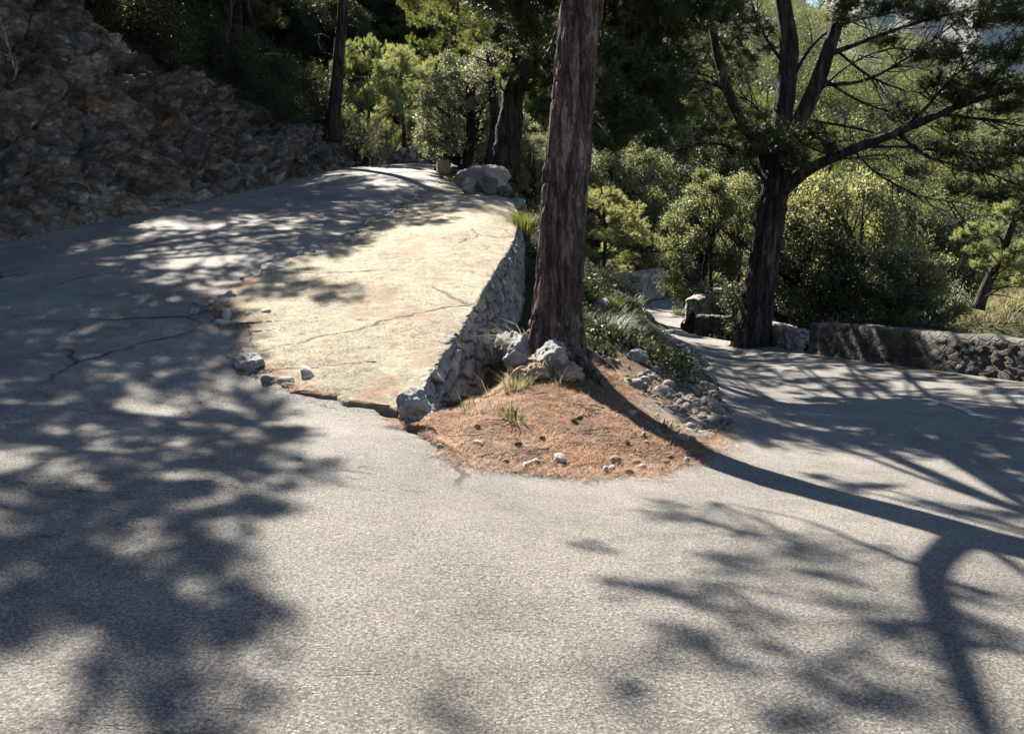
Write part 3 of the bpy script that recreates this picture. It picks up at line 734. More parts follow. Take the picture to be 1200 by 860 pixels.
# ------------------------------------------------------------------ cut rock face and wooded slope above it
def rock_face():
    fl = footline; n = len(fl)
    t = unit(np.gradient(fl[:, :2], axis=0)); nx = np.c_[t[:, 1], -t[:, 0]]; nx = np.where((nx[:, :1] > 0), -nx, nx)
    k = 41; pad = np.r_[np.repeat(nx[:1], k // 2, 0), nx, np.repeat(nx[-1:], k // 2, 0)]
    nx = np.stack([np.convolve(pad[:, j], np.ones(k) / k, 'valid') for j in (0, 1)], 1); nx = unit(nx)
    H = np.interp(fl[:, 1], [8, 12, 16.5, 21, 25, 31, 36, 48, 60], [10, 10, 10, 8.0, 4.9, 2.6, 1.7, 1.6, 2])
    H = H * (1 + .12 * vnoise(np.c_[np.arange(n) * .03, np.zeros((n, 2))], 44))
    vs = np.r_[np.linspace(-.02, 1, 150), 1 + np.linspace(.03, 1, 45) ** 1.6 * 3.0]
    V = np.zeros((n, len(vs), 3)); mould = np.zeros((n, len(vs)))
    for j, v in enumerate(vs):
        if v <= 1:
            off = .05 + H * .62 * max(v, 0) ** 1.15; z = H * (v if v < 0 else v ** .95)
        else:
            off = .05 + H * .62 + (v - 1) * 8.5; z = H + (v - 1) * 5.2
        V[:, j, :2] = fl[:, :2] + nx * np.asarray(off)[:, None]; V[:, j, 2] = fl[:, 2] + z
        mould[:, j] = sstep(.93, 1.12, v)
    p = V.reshape(-1, 3); m = mould.ravel()
    # beds dip down to the right and towards the road
    A = np.array([[.80, .25, .55], [-.2, .95, -.15], [-.56, .0, .83]])
    q = p @ A.T
    warp = np.stack([vnoise(q * .8, 61), vnoise(q * .8, 62), vnoise(q * .8, 63)], 1) * .5
    f1, f2, cid = worley((q + warp) * [.75, .6, 1.25], 51)
    g1, g2, cid2 = worley((q + warp * .6) * [2.3, 1.8, 3.4], 55)
    e1, e2, cid3 = worley(q * [6, 4, 9], 58)
    d = (cid - .5) * 1.05 + (cid2 - .5) * .5 + (cid3 - .5) * .12 + .32 * fbm(q * .45, 3, 70) + .07 * fbm(q * 5, 4, 75)
    d -= .18 * np.exp(-((f2 - f1) / .07) ** 2) + .07 * np.exp(-((g2 - g1) / .08) ** 2)
    vv = np.tile(vs, n); amp = sstep(-.02, .10, vv) * (1 - .75 * m) * np.repeat(np.clip(H / 3, .35, 1), len(vs))
    out = np.repeat(np.c_[-nx * .8, np.full(n, .55)], len(vs), 0)
    p = p + out * (d * amp)[:, None] + np.c_[np.zeros(len(p)), np.zeros(len(p)), .35 * fbm(p * .35, 3, 80) * m]
    p = p - out * (np.repeat(np.clip(H / 3, .2, 1), len(vs)) * .12 * sstep(.0, .1, vv))[:, None]
    o = mesh('rocky_hillside', p, grid_quads(n, len(vs)), mats=M['cliff'], smooth=False)
    at = o.data.attributes.new('mould', 'FLOAT', 'POINT'); at.data.foreach_set('value', m.astype(np.float32))
    return o, p.reshape(n, len(vs), 3), vs
rf, RFP, RFV = rock_face()
tag(rf, 'shaded cutting of fractured grey and rust brown rock beside the upper road', 'hillside', kind='structure')

# ------------------------------------------------------------------ foliage tools
def tufts(pos, dirs, n, L, w, r):
    m = len(pos); d = np.repeat(dirs, n, 0); b = np.repeat(pos, n, 0)
    q = unit(r.normal(size=(m * n, 3))); a = r.uniform(.35, 1.25, (m * n, 1))
    nd = unit(d + q * a); l = L * r.uniform(.7, 1.15, (m * n, 1))
    side = unit(np.cross(nd, unit(r.normal(size=(m * n, 3))))) * w * .5
    b = b + nd * l * .06
    V = np.stack([b - side, b + side, b + nd * l], 1).reshape(-1, 3)
    return V, np.arange(m * n * 3).reshape(-1, 3)

def leaves(pos, dirs, size, r, aspect=.5):
    m = len(pos); nd = unit(dirs * .6 + r.normal(size=(m, 3)) * .8); l = size * r.uniform(.6, 1.25, (m, 1))
    side = unit(np.cross(nd, unit(r.normal(size=(m, 3)) + [0, 0, .6]))) * l * aspect * .5
    mid = pos + nd * l * .45
    V = np.stack([pos, mid - side, pos + nd * l, mid + side], 1).reshape(-1, 3)
    return V, np.arange(m * 4).reshape(-1, 4)

def blob_points(c, rad, n, r, up=.25):
    d = unit(r.normal(size=(n, 3))); rr = r.uniform(0, 1, (n, 1)) ** .45
    p = d * rr; p[:, 2] = np.where(p[:, 2] < -.35, p[:, 2] * .5, p[:, 2])
    return np.asarray(c) + p * np.asarray(rad), unit(p + [0, 0, up])

class Crown:
    def __init__(self, kind, seed, L=.11, w=.007, n=14, leaf=.07):
        self.kind, self.L, self.w, self.n, self.leaf = kind, L, w, n, leaf
        self.r = np.random.default_rng(seed); self.f = Soup(); self.t = Soup()
    def clump(self, c, rad, tips, per=12, node=None, twig=.5, spread=.16, tw=.009):
        r = self.r
        tp, td = blob_points(c, rad, tips, r)
        td = unit(td + r.normal(size=td.shape) * .35)
        if self.kind == 'pine':
            # needles sit along the last stretch of every shoot
            b = r.uniform(0, 1, (tips, per, 1)) * spread * 1.6
            pos = tp[:, None, :] - td[:, None, :] * b + r.normal(size=(tips, per, 3)) * spread * .28
            dd = unit(td[:, None, :] + r.normal(size=(tips, per, 3)) * .3)
            V, T = tufts(pos.reshape(-1, 3), dd.reshape(-1, 3), self.n, self.L, self.w, r); self.f.add(V, T=T)
        else:
            pos = tp[:, None, :] + r.normal(size=(tips, per, 3)) * spread
            dd = np.repeat(td[:, None, :], per, 1)
            V, Q = leaves(pos.reshape(-1, 3), dd.reshape(-1, 3), self.leaf, r); self.f.add(V, Q=Q)
        if node is not None:
            k = max(1, int(tips * twig)); sel = r.permutation(tips)[:k]
            node = np.asarray(node, float)
            for i in sel:
                a = node + (np.asarray(c) - node) * r.uniform(.1, .8); b_ = tp[i]
                mid = (a + b_) / 2 + r.normal(size=3) * .1 * np.linalg.norm(b_ - a)
                self.t.tube(np.stack([a, mid, b_]), [tw * 1.5, tw, tw * .4], 3)

def merge(a, b):
    a.V += b.V; a.Q += [q + a.n for q in b.Q]; a.n += b.n; b.V = []; b.Q = []; b.n = 0

def curve3(a, b, bend, n=9):
    a, b = np.asarray(a, float), np.asarray(b, float)
    t = np.linspace(0, 1, n)[:, None]
    return a + (b - a) * t + np.asarray(bend, float) * (np.sin(t * math.pi))

def trunk_mesh(path, rad, seed, sides=20, step=.12, rough=.06, flare=.0, name='trunk', mat=None, parent=None, fine=False):
    p = resample(catmull(path, 60), step); n = len(p); r_ = np.interp(np.linspace(0, 1, n), np.linspace(0, 1, len(rad)), rad)
    s = np.r_[0, np.cumsum(np.linalg.norm(np.diff(p, axis=0), axis=1))]
    tg = unit(np.gradient(p, axis=0)); a = unit(np.cross(tg, [0.05, 1, 0.02])); b = np.cross(tg, a)
    th = np.linspace(0, 2 * math.pi, sides, endpoint=False)
    cs = np.cos(th)[None, :, None] * a[:, None, :] + np.sin(th)[None, :, None] * b[:, None, :]
    rr = np.repeat(r_[:, None], sides, 1)
    if flare:
        lob = .55 + .45 * np.cos(th * 5 + seed) + .3 * np.cos(th * 3 + 1.7 * seed)
        rr = rr * (1 + flare * np.exp(-s / (.35 * r_[0] * 3))[:, None] * (.6 + .6 * lob[None, :]))
    V = p[:, None, :] + cs * rr[..., None]
    q = V.reshape(-1, 3)
    if fine:
        f1, f2, c = worley((q + .03 * np.stack([vnoise(q * 5, 1), vnoise(q * 5, 2), vnoise(q * 5, 3)], 1)) * [15, 15, 1.7], seed)
        rr = rr * (1 + (np.clip((f2 - f1) * 3, 0, 1) ** .7 * (.5 + .5 * c) - .5).reshape(rr.shape) * .19)
    rr = rr * (1 + rough * fbm(q * [2.5, 2.5, 1.2], 3, seed).reshape(rr.shape))
    V = p[:, None, :] + cs * rr[..., None]
    return mesh(name, V.reshape(-1, 3), grid_quads(n, sides, True), None, mat or M['bark'], parent, True)

def loc(path, base): return np.asarray(path, float) - np.asarray(base, float)

# ------------------------------------------------------------------ prototypes
def gen_pine(seed, H=11., rc=2.6, trunk_r=.22, clumps=26, bare=.45, tips=34, per=9, mat='needle', n=9, L=.13, w=.014, lean=(0, 0), loc_=(0, 0, 0), name='pine_tree'):
    r = np.random.default_rng(seed); root = empty(name, loc_)
    top = np.array([lean[0] * H, lean[1] * H, H])
    path = np.array([[0, 0, -.4], [r.normal() * .1, r.normal() * .1, H * .25] + np.r_[top[:2] * .2, 0], [r.normal() * .2, r.normal() * .2, H * .6] + np.r_[top[:2] * .6, 0], top])
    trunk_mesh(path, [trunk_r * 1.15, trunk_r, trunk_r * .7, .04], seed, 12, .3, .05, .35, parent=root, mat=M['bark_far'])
    cr = Crown('pine', seed + 1, L, w, n); pc = catmull(path, 40)
    lim = Soup()
    for k in range(clumps):
        f = bare + (1 - bare) * (k + .5) / clumps; a = k * 2.4 + r.normal() * .4
        pz = pc[int(np.clip(f * .97 * 39, 0, 39))]
        rel = (f - bare) / (1 - bare); reach = rc * (math.sin(math.pi * (.22 + .75 * rel)) ** .8) * r.uniform(.55, 1.1)
        e = pz + np.array([math.cos(a) * reach, math.sin(a) * reach, reach * r.uniform(.05, .5)])
        lim.tube(curve3(pz, e, (0, 0, -.12 * reach), 6), [trunk_r * .22, .012], 5)
        s_ = rc * r.uniform(.26, .42)
        cr.clump(e, (s_, s_, s_ * .6), int(tips * r.uniform(.7, 1.3)), per, pz, .35, .13, .008)
    for k in range(7):                                            # dead lower branches
        f = r.uniform(min(.15, bare * .5), bare); a = r.uniform(0, 6.28); pz = pc[int(f * 39)]; l = r.uniform(.6, 1.8)
        lim.tube(curve3(pz, pz + [math.cos(a) * l, math.sin(a) * l, r.uniform(-.1, .35) * l], r.normal(size=3) * .12, 6), [.022, .005], 4)
    merge(lim, cr.t)
    lim.build('branches', M['bark_far'], root)
    cr.f.build('crown', M[mat], root)
    return root

def gen_oak(seed, H=5., rc=2.2, clumps=34, tips=40, per=12, leaf=.085, mat='oak', base=.12, loc_=(0, 0, 0), name='holm_oak', spread=.13, multi=3):
    r = np.random.default_rng(seed); root = empty(name, loc_)
    lim = Soup(); cr = Crown('oak', seed + 1, leaf=leaf)
    stems = []
    for k in range(multi):
        a = r.uniform(0, 6.28); e = np.array([math.cos(a) * rc * .45, math.sin(a) * rc * .45, H * r.uniform(.55, .8)])
        c = curve3((r.normal() * .1, r.normal() * .1, -.3), e, r.normal(size=3) * .25, 10); stems.append(c)
        lim.tube(c, [.05 * H / 2.6, .02 * H / 3], 8)
    for k in range(clumps):
        zf = base + (1 - base) * ((k + .5) / clumps) ** .9
        prof = math.sqrt(max(.04, 1 - ((zf - .42) / .62) ** 2)); a = k * 2.399 + r.normal() * .3
        q = r.uniform(.45, 1.0) ** .6
        e = np.array([math.cos(a) * rc * prof * q, math.sin(a) * rc * prof * q, H * zf * r.uniform(.9, 1.02)])
        st = stems[k % multi]; nd = st[int(np.clip(zf * 9, 2, 9))]
        s_ = rc * r.uniform(.15, .27)
        cr.t.tube(curve3(nd, e, r.normal(size=3) * .12, 5), [.03, .01], 4)
        cr.clump(e, (s_, s_, s_ * .8), int(tips * r.uniform(.7, 1.3)), per, nd, .15, spread, .006)
    merge(lim, cr.t); lim.build('trunk', M['bark_far'], root)
    cr.f.build('crown', M[mat], root)
    return root

def blades(n, h, spread, r, w=.008, droop=.5, lean=.35):
    """a tuft of curved grass blades, each three segments long"""
    a = r.uniform(0, 6.28, n); rad = spread * np.sqrt(r.uniform(0, 1, n)); b = np.stack([np.cos(a) * rad, np.sin(a) * rad, np.zeros(n)], 1)
    a2 = a + r.normal(size=n) * .7; o = np.stack([np.cos(a2), np.sin(a2), np.zeros(n)], 1); l = h * r.uniform(.5, 1.15, n)
    side = np.stack([-np.sin(a2), np.cos(a2), np.zeros(n)], 1) * w
    ln = lean * r.uniform(.3, 1.4, n)
    V = []
    for k, t in enumerate((0, .35, .7, 1.0)):
        x = (ln * t + droop * r.uniform(.3, 1.2, n) * t * t * t) * l; z = l * (t - .35 * droop * t ** 3)
        c = b + o * x[:, None] + np.array([0, 0, 1.]) * z[:, None]; ww = (1, .85, .55, .05)[k]
        V += [c - side * ww, c + side * ww]
    V = np.stack(V, 1); i = np.arange(n)[:, None] * 8
    Q = np.concatenate([i + np.array([[0, 1, 3, 2]]), i + np.array([[2, 3, 5, 4]]), i + np.array([[4, 5, 7, 6]])], 0)
    return V.reshape(-1, 3), Q

def grass_tuft(p, h, n, spread, mat, seed, label, droop=.5, w=.006, name='grass_tuft', group=None, lean=.35, cat='grass'):
    V, Q = blades(n, h, spread, np.random.default_rng(seed), w, droop, lean)
    o = mesh(name, V, Q, None, M[mat]); o.location = tuple(float(v) for v in p); o.rotation_euler = (0, 0, seed * 1.3)
    return tag(o, label, cat, group)

def gz(x, y): return float(ground_z(np.array([x]), np.array([y]))[0])
def at(px, Y, dz=0.):
    """point of the ground seen in column px at distance Y"""
    x = (px - CX) / (F * cp) * Y
    for _ in range(3):
        z = gz(x, Y); d = Y * cp - (z - CAMZ) * sp; x = (px - CX) / F * d
    return np.array([x, Y, gz(x, Y) + dz])

def hill_at(px, Y):
    """point of the wooded slope above the cutting in column px near distance Y"""
    q = RFP[:, :, :].reshape(-1, 3); u, v = proj(q)
    m = (np.abs(u - px) < 6) & (np.abs(q[:, 1] - Y) < .6)
    if not m.any(): return None
    return q[m][np.argmax(q[m][:, 2])]

# ------------------------------------------------------------------ canopies that shade the road
def mask_cells(adds, holes, xr, yr, step, r, keep=1.0, nscale=.9, thr=-.9, stretch=1.0):
    X, Y = np.meshgrid(np.arange(*xr, step), np.arange(*yr, step)); X = (X + r.normal(size=X.shape) * step * .3).ravel(); Y = (Y + r.normal(size=Y.shape) * step * .3).ravel()
    Z = roadz(X, Y); p = np.stack([X, Y, Z], 1); u, v = proj(p)
    m = np.zeros(len(X), bool)
    for (a, b, rx, ry) in adds: m |= ((u - a) / rx) ** 2 + ((v - b) / ry) ** 2 < 1
    for (a, b, rx, ry) in holes: m &= ~(((u - a) / rx) ** 2 + ((v - b) / ry) ** 2 < 1)
    m &= vnoise(np.stack([X * nscale, Y * nscale * stretch, 0 * X], 1), 91) > thr
    m &= r.uniform(size=len(X)) < keep
    return p[m]

def canopy(cr, lim, trunk_pts, cells, hfun, r, groups=8, rad=.34, tips=11, per=8, limb_r=.06, tz=None, flat=.6):
    if len(cells) == 0: return
    H = np.array([hfun(r) for _ in cells]); C = cells + S[None, :] * (H / S[2])[:, None]
    k = min(groups, len(C)); cen = C[r.permutation(len(C))[:k]]
    for _ in range(8):
        a = np.argmin(((C[:, None] - cen[None]) ** 2).sum(-1), 1)
        for j in range(k):
            if (a == j).any(): cen[j] = C[a == j].mean(0)
    for j in range(k):
        mem = C[a == j]
        if len(mem) == 0: continue
        e = cen[j] - [0, 0, .15]
        d = np.linalg.norm(trunk_pts[:, :2] - e[:2], axis=1) * .25 + np.abs(trunk_pts[:, 2] - (e[2] - 1.0)); st = trunk_pts[np.argmin(d)]
        lim.tube(curve3(st, e, (0, 0, .1 * np.linalg.norm(e - st) * r.uniform(-.6, .3)), 12), [limb_r, limb_r * .35], 7)
        for c in mem:
            if np.linalg.norm(c - e) > .3: lim.tube(curve3(e, c, r.normal(size=3) * .08, 5), [.02, .006], 4)
            s_ = rad * r.uniform(.75, 1.3)
            cr.clump(c, (s_, s_, s_ * flat), int(tips * r.uniform(.7, 1.3)), per, e, .12, .12, .006)

# ------------------------------------------------------------------ the big pine on the bank
rr = np.random.default_rng(101)
MPB = P(650, 416, 10.0)
mp_path = np.array([P(645, 440, 10.0), P(650, 405, 10.0), P(655, 330, 10.0), P(662, 230, 10.0), P(670, 130, 10.0), P(679, 20, 10.0), P(686, -60, 10.0), [1.25, 10.15, 7.2], [1.7, 10.3, 9.6], [2.0, 10.3, 12.0]])
main_pine = tag(empty('pine_tree', MPB), 'big pine with thick reddish fissured trunk rooted in the bank beside the stone wall', 'tree')
trunk_mesh(loc(mp_path, MPB), [.35, .285, .265, .255, .25, .245, .24, .2, .14, .05], 3, 120, .035, .035, .34, parent=main_pine, fine=True)
def root_tube(px, Y, py0=None, r0=.14):
    e = at(px, Y); s_ = MPB + np.array([0, -.05, .25]); m = (s_ + e) / 2 + [0, 0, .02]; m[2] = gz(m[0], m[1]) + .07
    q = resample(np.array([s_, m, e + [0, 0, .01], e + (e - m) * .5 - [0, 0, .15]]), .05); n = len(q)
    sp_ = Soup(); sp_.tube(loc(q, MPB), r0 * np.linspace(1, .25, n) * (1 + .15 * vnoise(np.c_[np.arange(n) * .4, np.zeros((n, 2))], int(px))), 10)
    return sp_.build('root', M['bark'], main_pine, True)
for a in ((702, 9.3, None, .15), (676, 9.2, None, .12), (716, 10.2, None, .13), (628, 9.5, None, .1)): root_tube(*a)
# limbs: one reaches out towards the viewer, its shadow forks off the trunk's on the road
tp = catmull(mp_path, 60)
limb = Soup(); crown = Crown('pine', 5, L=.13, w=.013, n=8)
def off(a): return loc(a, MPB)
fork = tp[np.argmin(np.abs(tp[:, 2] - 4.75))]
br = np.array([fork] + [lift(px, py, h) for px, py, h in ((1092, 668, 5.75), (1108, 735, 6.2), (1135, 810, 6.6), (1165, 880, 7.0), (1200, 960, 7.4))])
q = catmull(br, 40); limb.tube(q, np.linspace(.10, .03, 40), 10)
q2 = catmull(np.array([q[18], lift(1180, 760, 6.9), lift(1260, 790, 7.3)]), 14); limb.tube(q2, np.linspace(.04, .012, 14), 7)
q3 = catmull(np.array([q[8], lift(1020, 640, 6.6), lift(940, 610, 7.2), lift(840, 590, 7.6)]), 16); limb.tube(q3, np.linspace(.035, .008, 16), 7)
q4 = catmull(np.array([q[14], lift(1040, 740, 7), lift(960, 790, 7.4), lift(900, 850, 7.6)]), 16); limb.tube(q4, np.linspace(.03, .008, 16), 7)
q5 = catmull(np.array([q[5], lift(1150, 640, 6.4), lift(1230, 690, 7.0)]), 12); limb.tube(q5, np.linspace(.07, .03, 12), 7)
knots = np.vstack([q[12:], q2, q3, q4, q5])
cellsD = mask_cells([(730, 640, 40, 9), (770, 600, 60, 9), (840, 628, 70, 10), (905, 655, 60, 11), (965, 690, 45, 12), (880, 690, 60, 13), (930, 740, 60, 18), (1000, 790, 60, 20), (1060, 765, 40, 24), (905, 800, 40, 13),
                     (1050, 835, 80, 22), (1150, 720, 45, 30), (940, 660, 110, 16), (830, 690, 90, 14), (860, 760, 90, 18), (1000, 720, 90, 18), (960, 830, 90, 22), (1185, 790, 30, 40), (985, 640, 50, 7), (1040, 700, 30, 10), (1020, 655, 40, 7), (560, 812, 90, 10), (650, 836, 90, 12), (480, 838, 50, 10), (730, 800, 60, 12), (640, 790, 50, 6), (800, 700, 60, 9), (780, 790, 50, 10), (1120, 830, 60, 30), (1200, 850, 60, 40)], [],
                    (-1, 6), (2, 8), .2, rr, .62, 1.5, -.3, .8)
canopy(crown, limb, knots, cellsD, lambda r: r.uniform(7.2, 9.4), rr, 34, .26, 5, 4, .010, flat=.7)
cellsE = mask_cells([(1060, 572, 60, 5), (1130, 590, 50, 6), (1195, 548, 16, 12), (1000, 576, 40, 5), (1170, 610, 40, 6), (960, 562, 40, 4), (1100, 555, 50, 4)], [], (2, 8), (4, 10), .25, rr, .7, 1.6, -.3)
canopy(crown, limb, tp[45:], cellsE, lambda r: r.uniform(7.2, 8.5), rr, 6, .2, 7, 7, .05)
cellsC = mask_cells([(900, 470, 120, 26), (1050, 490, 140, 22), (1160, 505, 70, 16), (860, 438, 50, 18), (1000, 440, 120, 18), (1120, 462, 110, 20), (850, 500, 14, 20), (800, 415, 40, 14), (850, 403, 90, 11), (910, 420, 90, 12), (1180, 428, 90, 22), (1060, 412, 90, 14), (1000, 400, 60, 10)],
                    [(930, 497, 40, 5), (1000, 462, 50, 4), (1090, 452, 40, 4), (880, 462, 30, 4), (1150, 492, 40, 4), (960, 437, 40, 3)], (2, 11), (7.6, 21), .40, rr, .9, .7, -.55, .35)
canopy(crown, limb, tp[42:], cellsC, lambda r: r.uniform(7.4, 9.2), rr, 18, .36, 12, 8, .06)
# crown mass above and behind, out over the lower road
for k in range(46):
    a = rr.uniform(-.6, 2.0); rad_ = rr.uniform(.6, 3.6); e = np.array([1.6 + math.cos(a) * rad_, 10.6 + math.sin(a) * rad_ + .8, rr.uniform(7.6, 12.3)])
    st = tp[np.argmin(np.abs(tp[:, 2] - (e[2] - .8)))]
    limb.tube(curve3(st, e, (0, 0, .15), 8), [.05, .012], 6); crown.clump(e, (.6, .6, .35), 20, 8, st, .2, .14)
limb.V = [v - MPB.astype(np.float32) for v in limb.V]; crown.t.V = [v - MPB.astype(np.float32) for v in crown.t.V]; crown.f.V = [v - MPB.astype(np.float32) for v in crown.f.V]
merge(limb, crown.t); limb.build('branches', M['bark'], main_pine, True); crown.f.build('crown', M['needle_shaded'], main_pine)

# ------------------------------------------------------------------ overhanging pines on the cutting (crowns above the frame)
def overhang(base, top, cells, hf, groups, rad, label, seed, tips=11, per=8, tr=.26, extra=0, mid=None):
    r = np.random.default_rng(seed); base = np.asarray(base, float); top = np.asarray(top, float)
    root = tag(empty('pine_tree', base), label, 'tree', )
    pth = np.array([base - [0, 0, .6], base + (top - base) * .3 + r.normal(size=3) * .15, base + (top - base) * .65 + r.normal(size=3) * .2, top])
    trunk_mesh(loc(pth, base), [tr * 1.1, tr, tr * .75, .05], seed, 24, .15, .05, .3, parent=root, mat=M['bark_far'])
    t_ = catmull(pth, 40)[22:]; lm = Soup(); cr = Crown('pine', seed + 3, .13, .014, 8)
    canopy(cr, lm, t_, cells, hf, r, groups, rad, tips, per, .09)
    b32 = base.astype(np.float32)
    for so in (lm, cr.f, cr.t): so.V = [v - b32 for v in so.V]
    merge(lm, cr.t); lm.build('branches', M['bark_far'], root, True); cr.f.build('crown', M['needle'], root)
cellsA = mask_cells([(60, 480, 90, 60), (180, 430, 90, 50), (260, 520, 85, 40), (330, 556, 50, 20), (110, 620, 110, 50), (240, 620, 90, 55), (290, 690, 42, 36), (180, 720, 80, 55), (80, 735, 90, 40), (170, 760, 110, 60), (150, 845, 90, 45), (300, 540, 70, 50), (120, 540, 130, 60), (60, 420, 100, 60), (20, 660, 50, 60), (60, 360, 90, 40), (170, 370, 100, 40), (250, 400, 40, 40), (40, 310, 60, 14), (300, 480, 30, 20), (180, 880, 60, 30)],
                    [(75, 553, 50, 17), (10, 590, 30, 22), (262, 684, 34, 14), (235, 752, 34, 16), (120, 438, 40, 7), (200, 470, 50, 7), (40, 410, 40, 6), (245, 558, 30, 7), (40, 790, 50, 14)],
                    (-9, 0.2), (2.0, 14), .3, rr, 1.0, .8, -2.)
nearA = cellsA[cellsA[:, 1] < 7.5]; farA = cellsA[cellsA[:, 1] >= 7.5]
overhang((-13.5, 15.0, 5.0), (-11.0, 15.2, 13.5), nearA, lambda r: r.uniform(8.2, 10), 12, .29, 'tall pine on the cutting whose crown overhangs the near hairpin', 201)
overhang((-14.5, 20.0, 7.2), (-12.0, 20.5, 14.5), farA, lambda r: r.uniform(9, 10.8), 12, .38, 'tall pine above the highest rock of the cutting, out over the road', 202)
cellsB = mask_cells([(60, 300, 140, 22), (200, 285, 140, 26), (330, 265, 120, 34), (420, 235, 90, 24), (480, 219, 50, 9), (330, 235, 90, 16), (340, 345, 70, 20), (300, 350, 50, 18), (560, 236, 60, 9), (470, 262, 60, 8), (120, 270, 110, 12), (540, 222, 50, 8), (520, 246, 50, 6)],
                    [(455, 200, 100, 10), (275, 250, 40, 6), (225, 258, 25, 6), (390, 239, 35, 3), (245, 304, 40, 5), (480, 216, 50, 2.5), (370, 279, 20, 3), (330, 225, 40, 2.5), (60, 284, 60, 3), (200, 264, 60, 5), (110, 277, 70, 5), (150, 300, 30, 3)],
                    (-11.5, 1.5), (12, 37), .46, rr, 1.0, .55, -.8, .4)
cellsB2 = mask_cells([(300, 318, 60, 14), (365, 288, 60, 16), (425, 258, 50, 14), (480, 232, 40, 9), (150, 325, 120, 14)], [], (-11.5, 1.5), (10, 30), .42, rr, 1., .55, -2.)
cellsB = np.vstack([cellsB, cellsB2]); m1 = cellsB[:, 1] < 20
overhang((-15.5, 26.0, 8.0), (-13.0, 27.0, 16.5), cellsB[m1], lambda r: r.uniform(9.5, 11.5), 14, .44, 'tall pine in the dark wood over the middle of the cutting', 203)
overhang((-13.0, 36.0, 7.5), (-11.5, 37.0, 18.0), cellsB[~m1], lambda r: r.uniform(10, 12.5), 14, .42, 'tall pine in the dark wood above the top of the upper road', 204)

# dark evergreen whose trunk hides behind the big one; its boughs hang into view on both sides
dkb = at(668, 17.5); dk = tag(empty('pine_tree', dkb), 'dark drooping pine boughs hanging at the top, behind the big trunk', 'tree')
dpth = np.array([dkb - [0, 0, .4], P(670, 200, 17.4), P(674, 60, 17.3), P(680, -120, 17.2), P(686, -260, 17.2)])
trunk_mesh(loc(dpth, dkb), [.2, .18, .16, .13, .04], 6, 20, .15, .05, .2, parent=dk, mat=M['bark_far'])
dpc = catmull(dpth, 50); lm = Soup(); cr = Crown('pine', 15, .13, .013, 9)
for (px, py, Y, s_) in [(720, 20, 15, .8), (760, 40, 15.5, .8), (800, 20, 15, .7), (735, 80, 14.5, .8), (770, 100, 15, .75), (715, 120, 14.5, .7), (745, 140, 14.2, .6), (780, 60, 16, .7), (705, 60, 14, .7), (820, 0, 15, .7), (790, 130, 15, .5),
                        (715, 165, 14.2, .45), (690, -20, 14, .8), (750, -20, 15, .9), (700, 100, 13.6, .6), (765, 10, 14, .7), (740, 55, 15.5, .8), (600, 5, 14, .6), (625, 30, 14, .5), (575, -10, 14, .6), (640, -5, 14, .6), (850, 10, 15.5, .5), (765, 160, 15, .45)]:
    Y += 1.2; e = P(px, py, Y); st = dpc[np.argmin(np.abs(dpc[:, 2] - (e[2] + .35)))]
    lm.tube(curve3(st, e, (0, 0, .35), 10), [.035, .008], 5); cr.clump(e, (s_, s_, s_ * .75), int(80 * s_), 12, e + [0, 0, .3], .3, .17, .008)
for k in range(14):
    e = P(rr.uniform(600, 860), rr.uniform(-200, -40), rr.uniform(15, 19)); cr.clump(e, (.9, .9, .5), 46, 9, dpc[-8], .1, .16)
for so in (lm, cr.f, cr.t): so.V = [v - dkb.astype(np.float32) for v in so.V]
merge(lm, cr.t); lm.build('branches', M['bark_far'], dk, True); cr.f.build('crown', M['needle_shaded'], dk)

# ------------------------------------------------------------------ pine by the lower parapet
BPB = P(883, 396, 21.0); BPB[2] = -1.35
def Q_(l): return np.array([P(*a) for a in l])
big = tag(empty('pine_tree', BPB), 'big dark pine with forked trunk and dead branches behind the lower parapet', 'tree')
bt = np.array([BPB - [0.1, 0, .4], P(884, 380, 21), P(893, 320, 21), P(903, 255, 21), P(910, 205, 21)])
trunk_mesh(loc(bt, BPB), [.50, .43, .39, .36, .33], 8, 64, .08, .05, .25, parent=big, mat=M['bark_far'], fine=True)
def blimb(l, rads, seed, name='limb', sides=22):
    return trunk_mesh(loc(Q_(l), BPB), rads, seed, sides, .12, .07, name=name, mat=M['bark_far'], parent=big)
stemA = [(908, 225, 21), (916, 150, 21.1), (925, 60, 21.3), (916, -10, 21.5), (905, -120, 21.8)]
stemB = [(914, 215, 20.9), (935, 150, 20.6), (962, 85, 20.4), (992, -5, 20.3), (1030, -110, 20.2)]
stemC = [(905, 225, 21.1), (893, 180, 21.3), (862, 130, 21.6), (842, 70, 21.8), (828, -10, 22), (815, -90, 22.2)]
limbD = [(915, 225, 20.8), (950, 198, 20.3), (1000, 175, 19.8), (1060, 152, 19.3), (1110, 130, 18.8), (1160, 112, 18.4), (1230, 95, 18)]
blimb(stemA, [.30, .26, .225, .18, .05], 11); blimb(stemB, [.24, .2, .17, .13, .05], 12); blimb(stemC, [.16, .135, .11, .095, .08, .03], 13); blimb(limbD, [.17, .145, .12, .105, .085, .07, .04], 14)
lm = Soup(); cr = Crown('pine', 77, .12, .012, 9); rb = np.random.default_rng(55)
def sub(l, r0, r1=.01): lm.tube(resample(catmull(Q_(l), 24), .12), [r0, r1], 6)
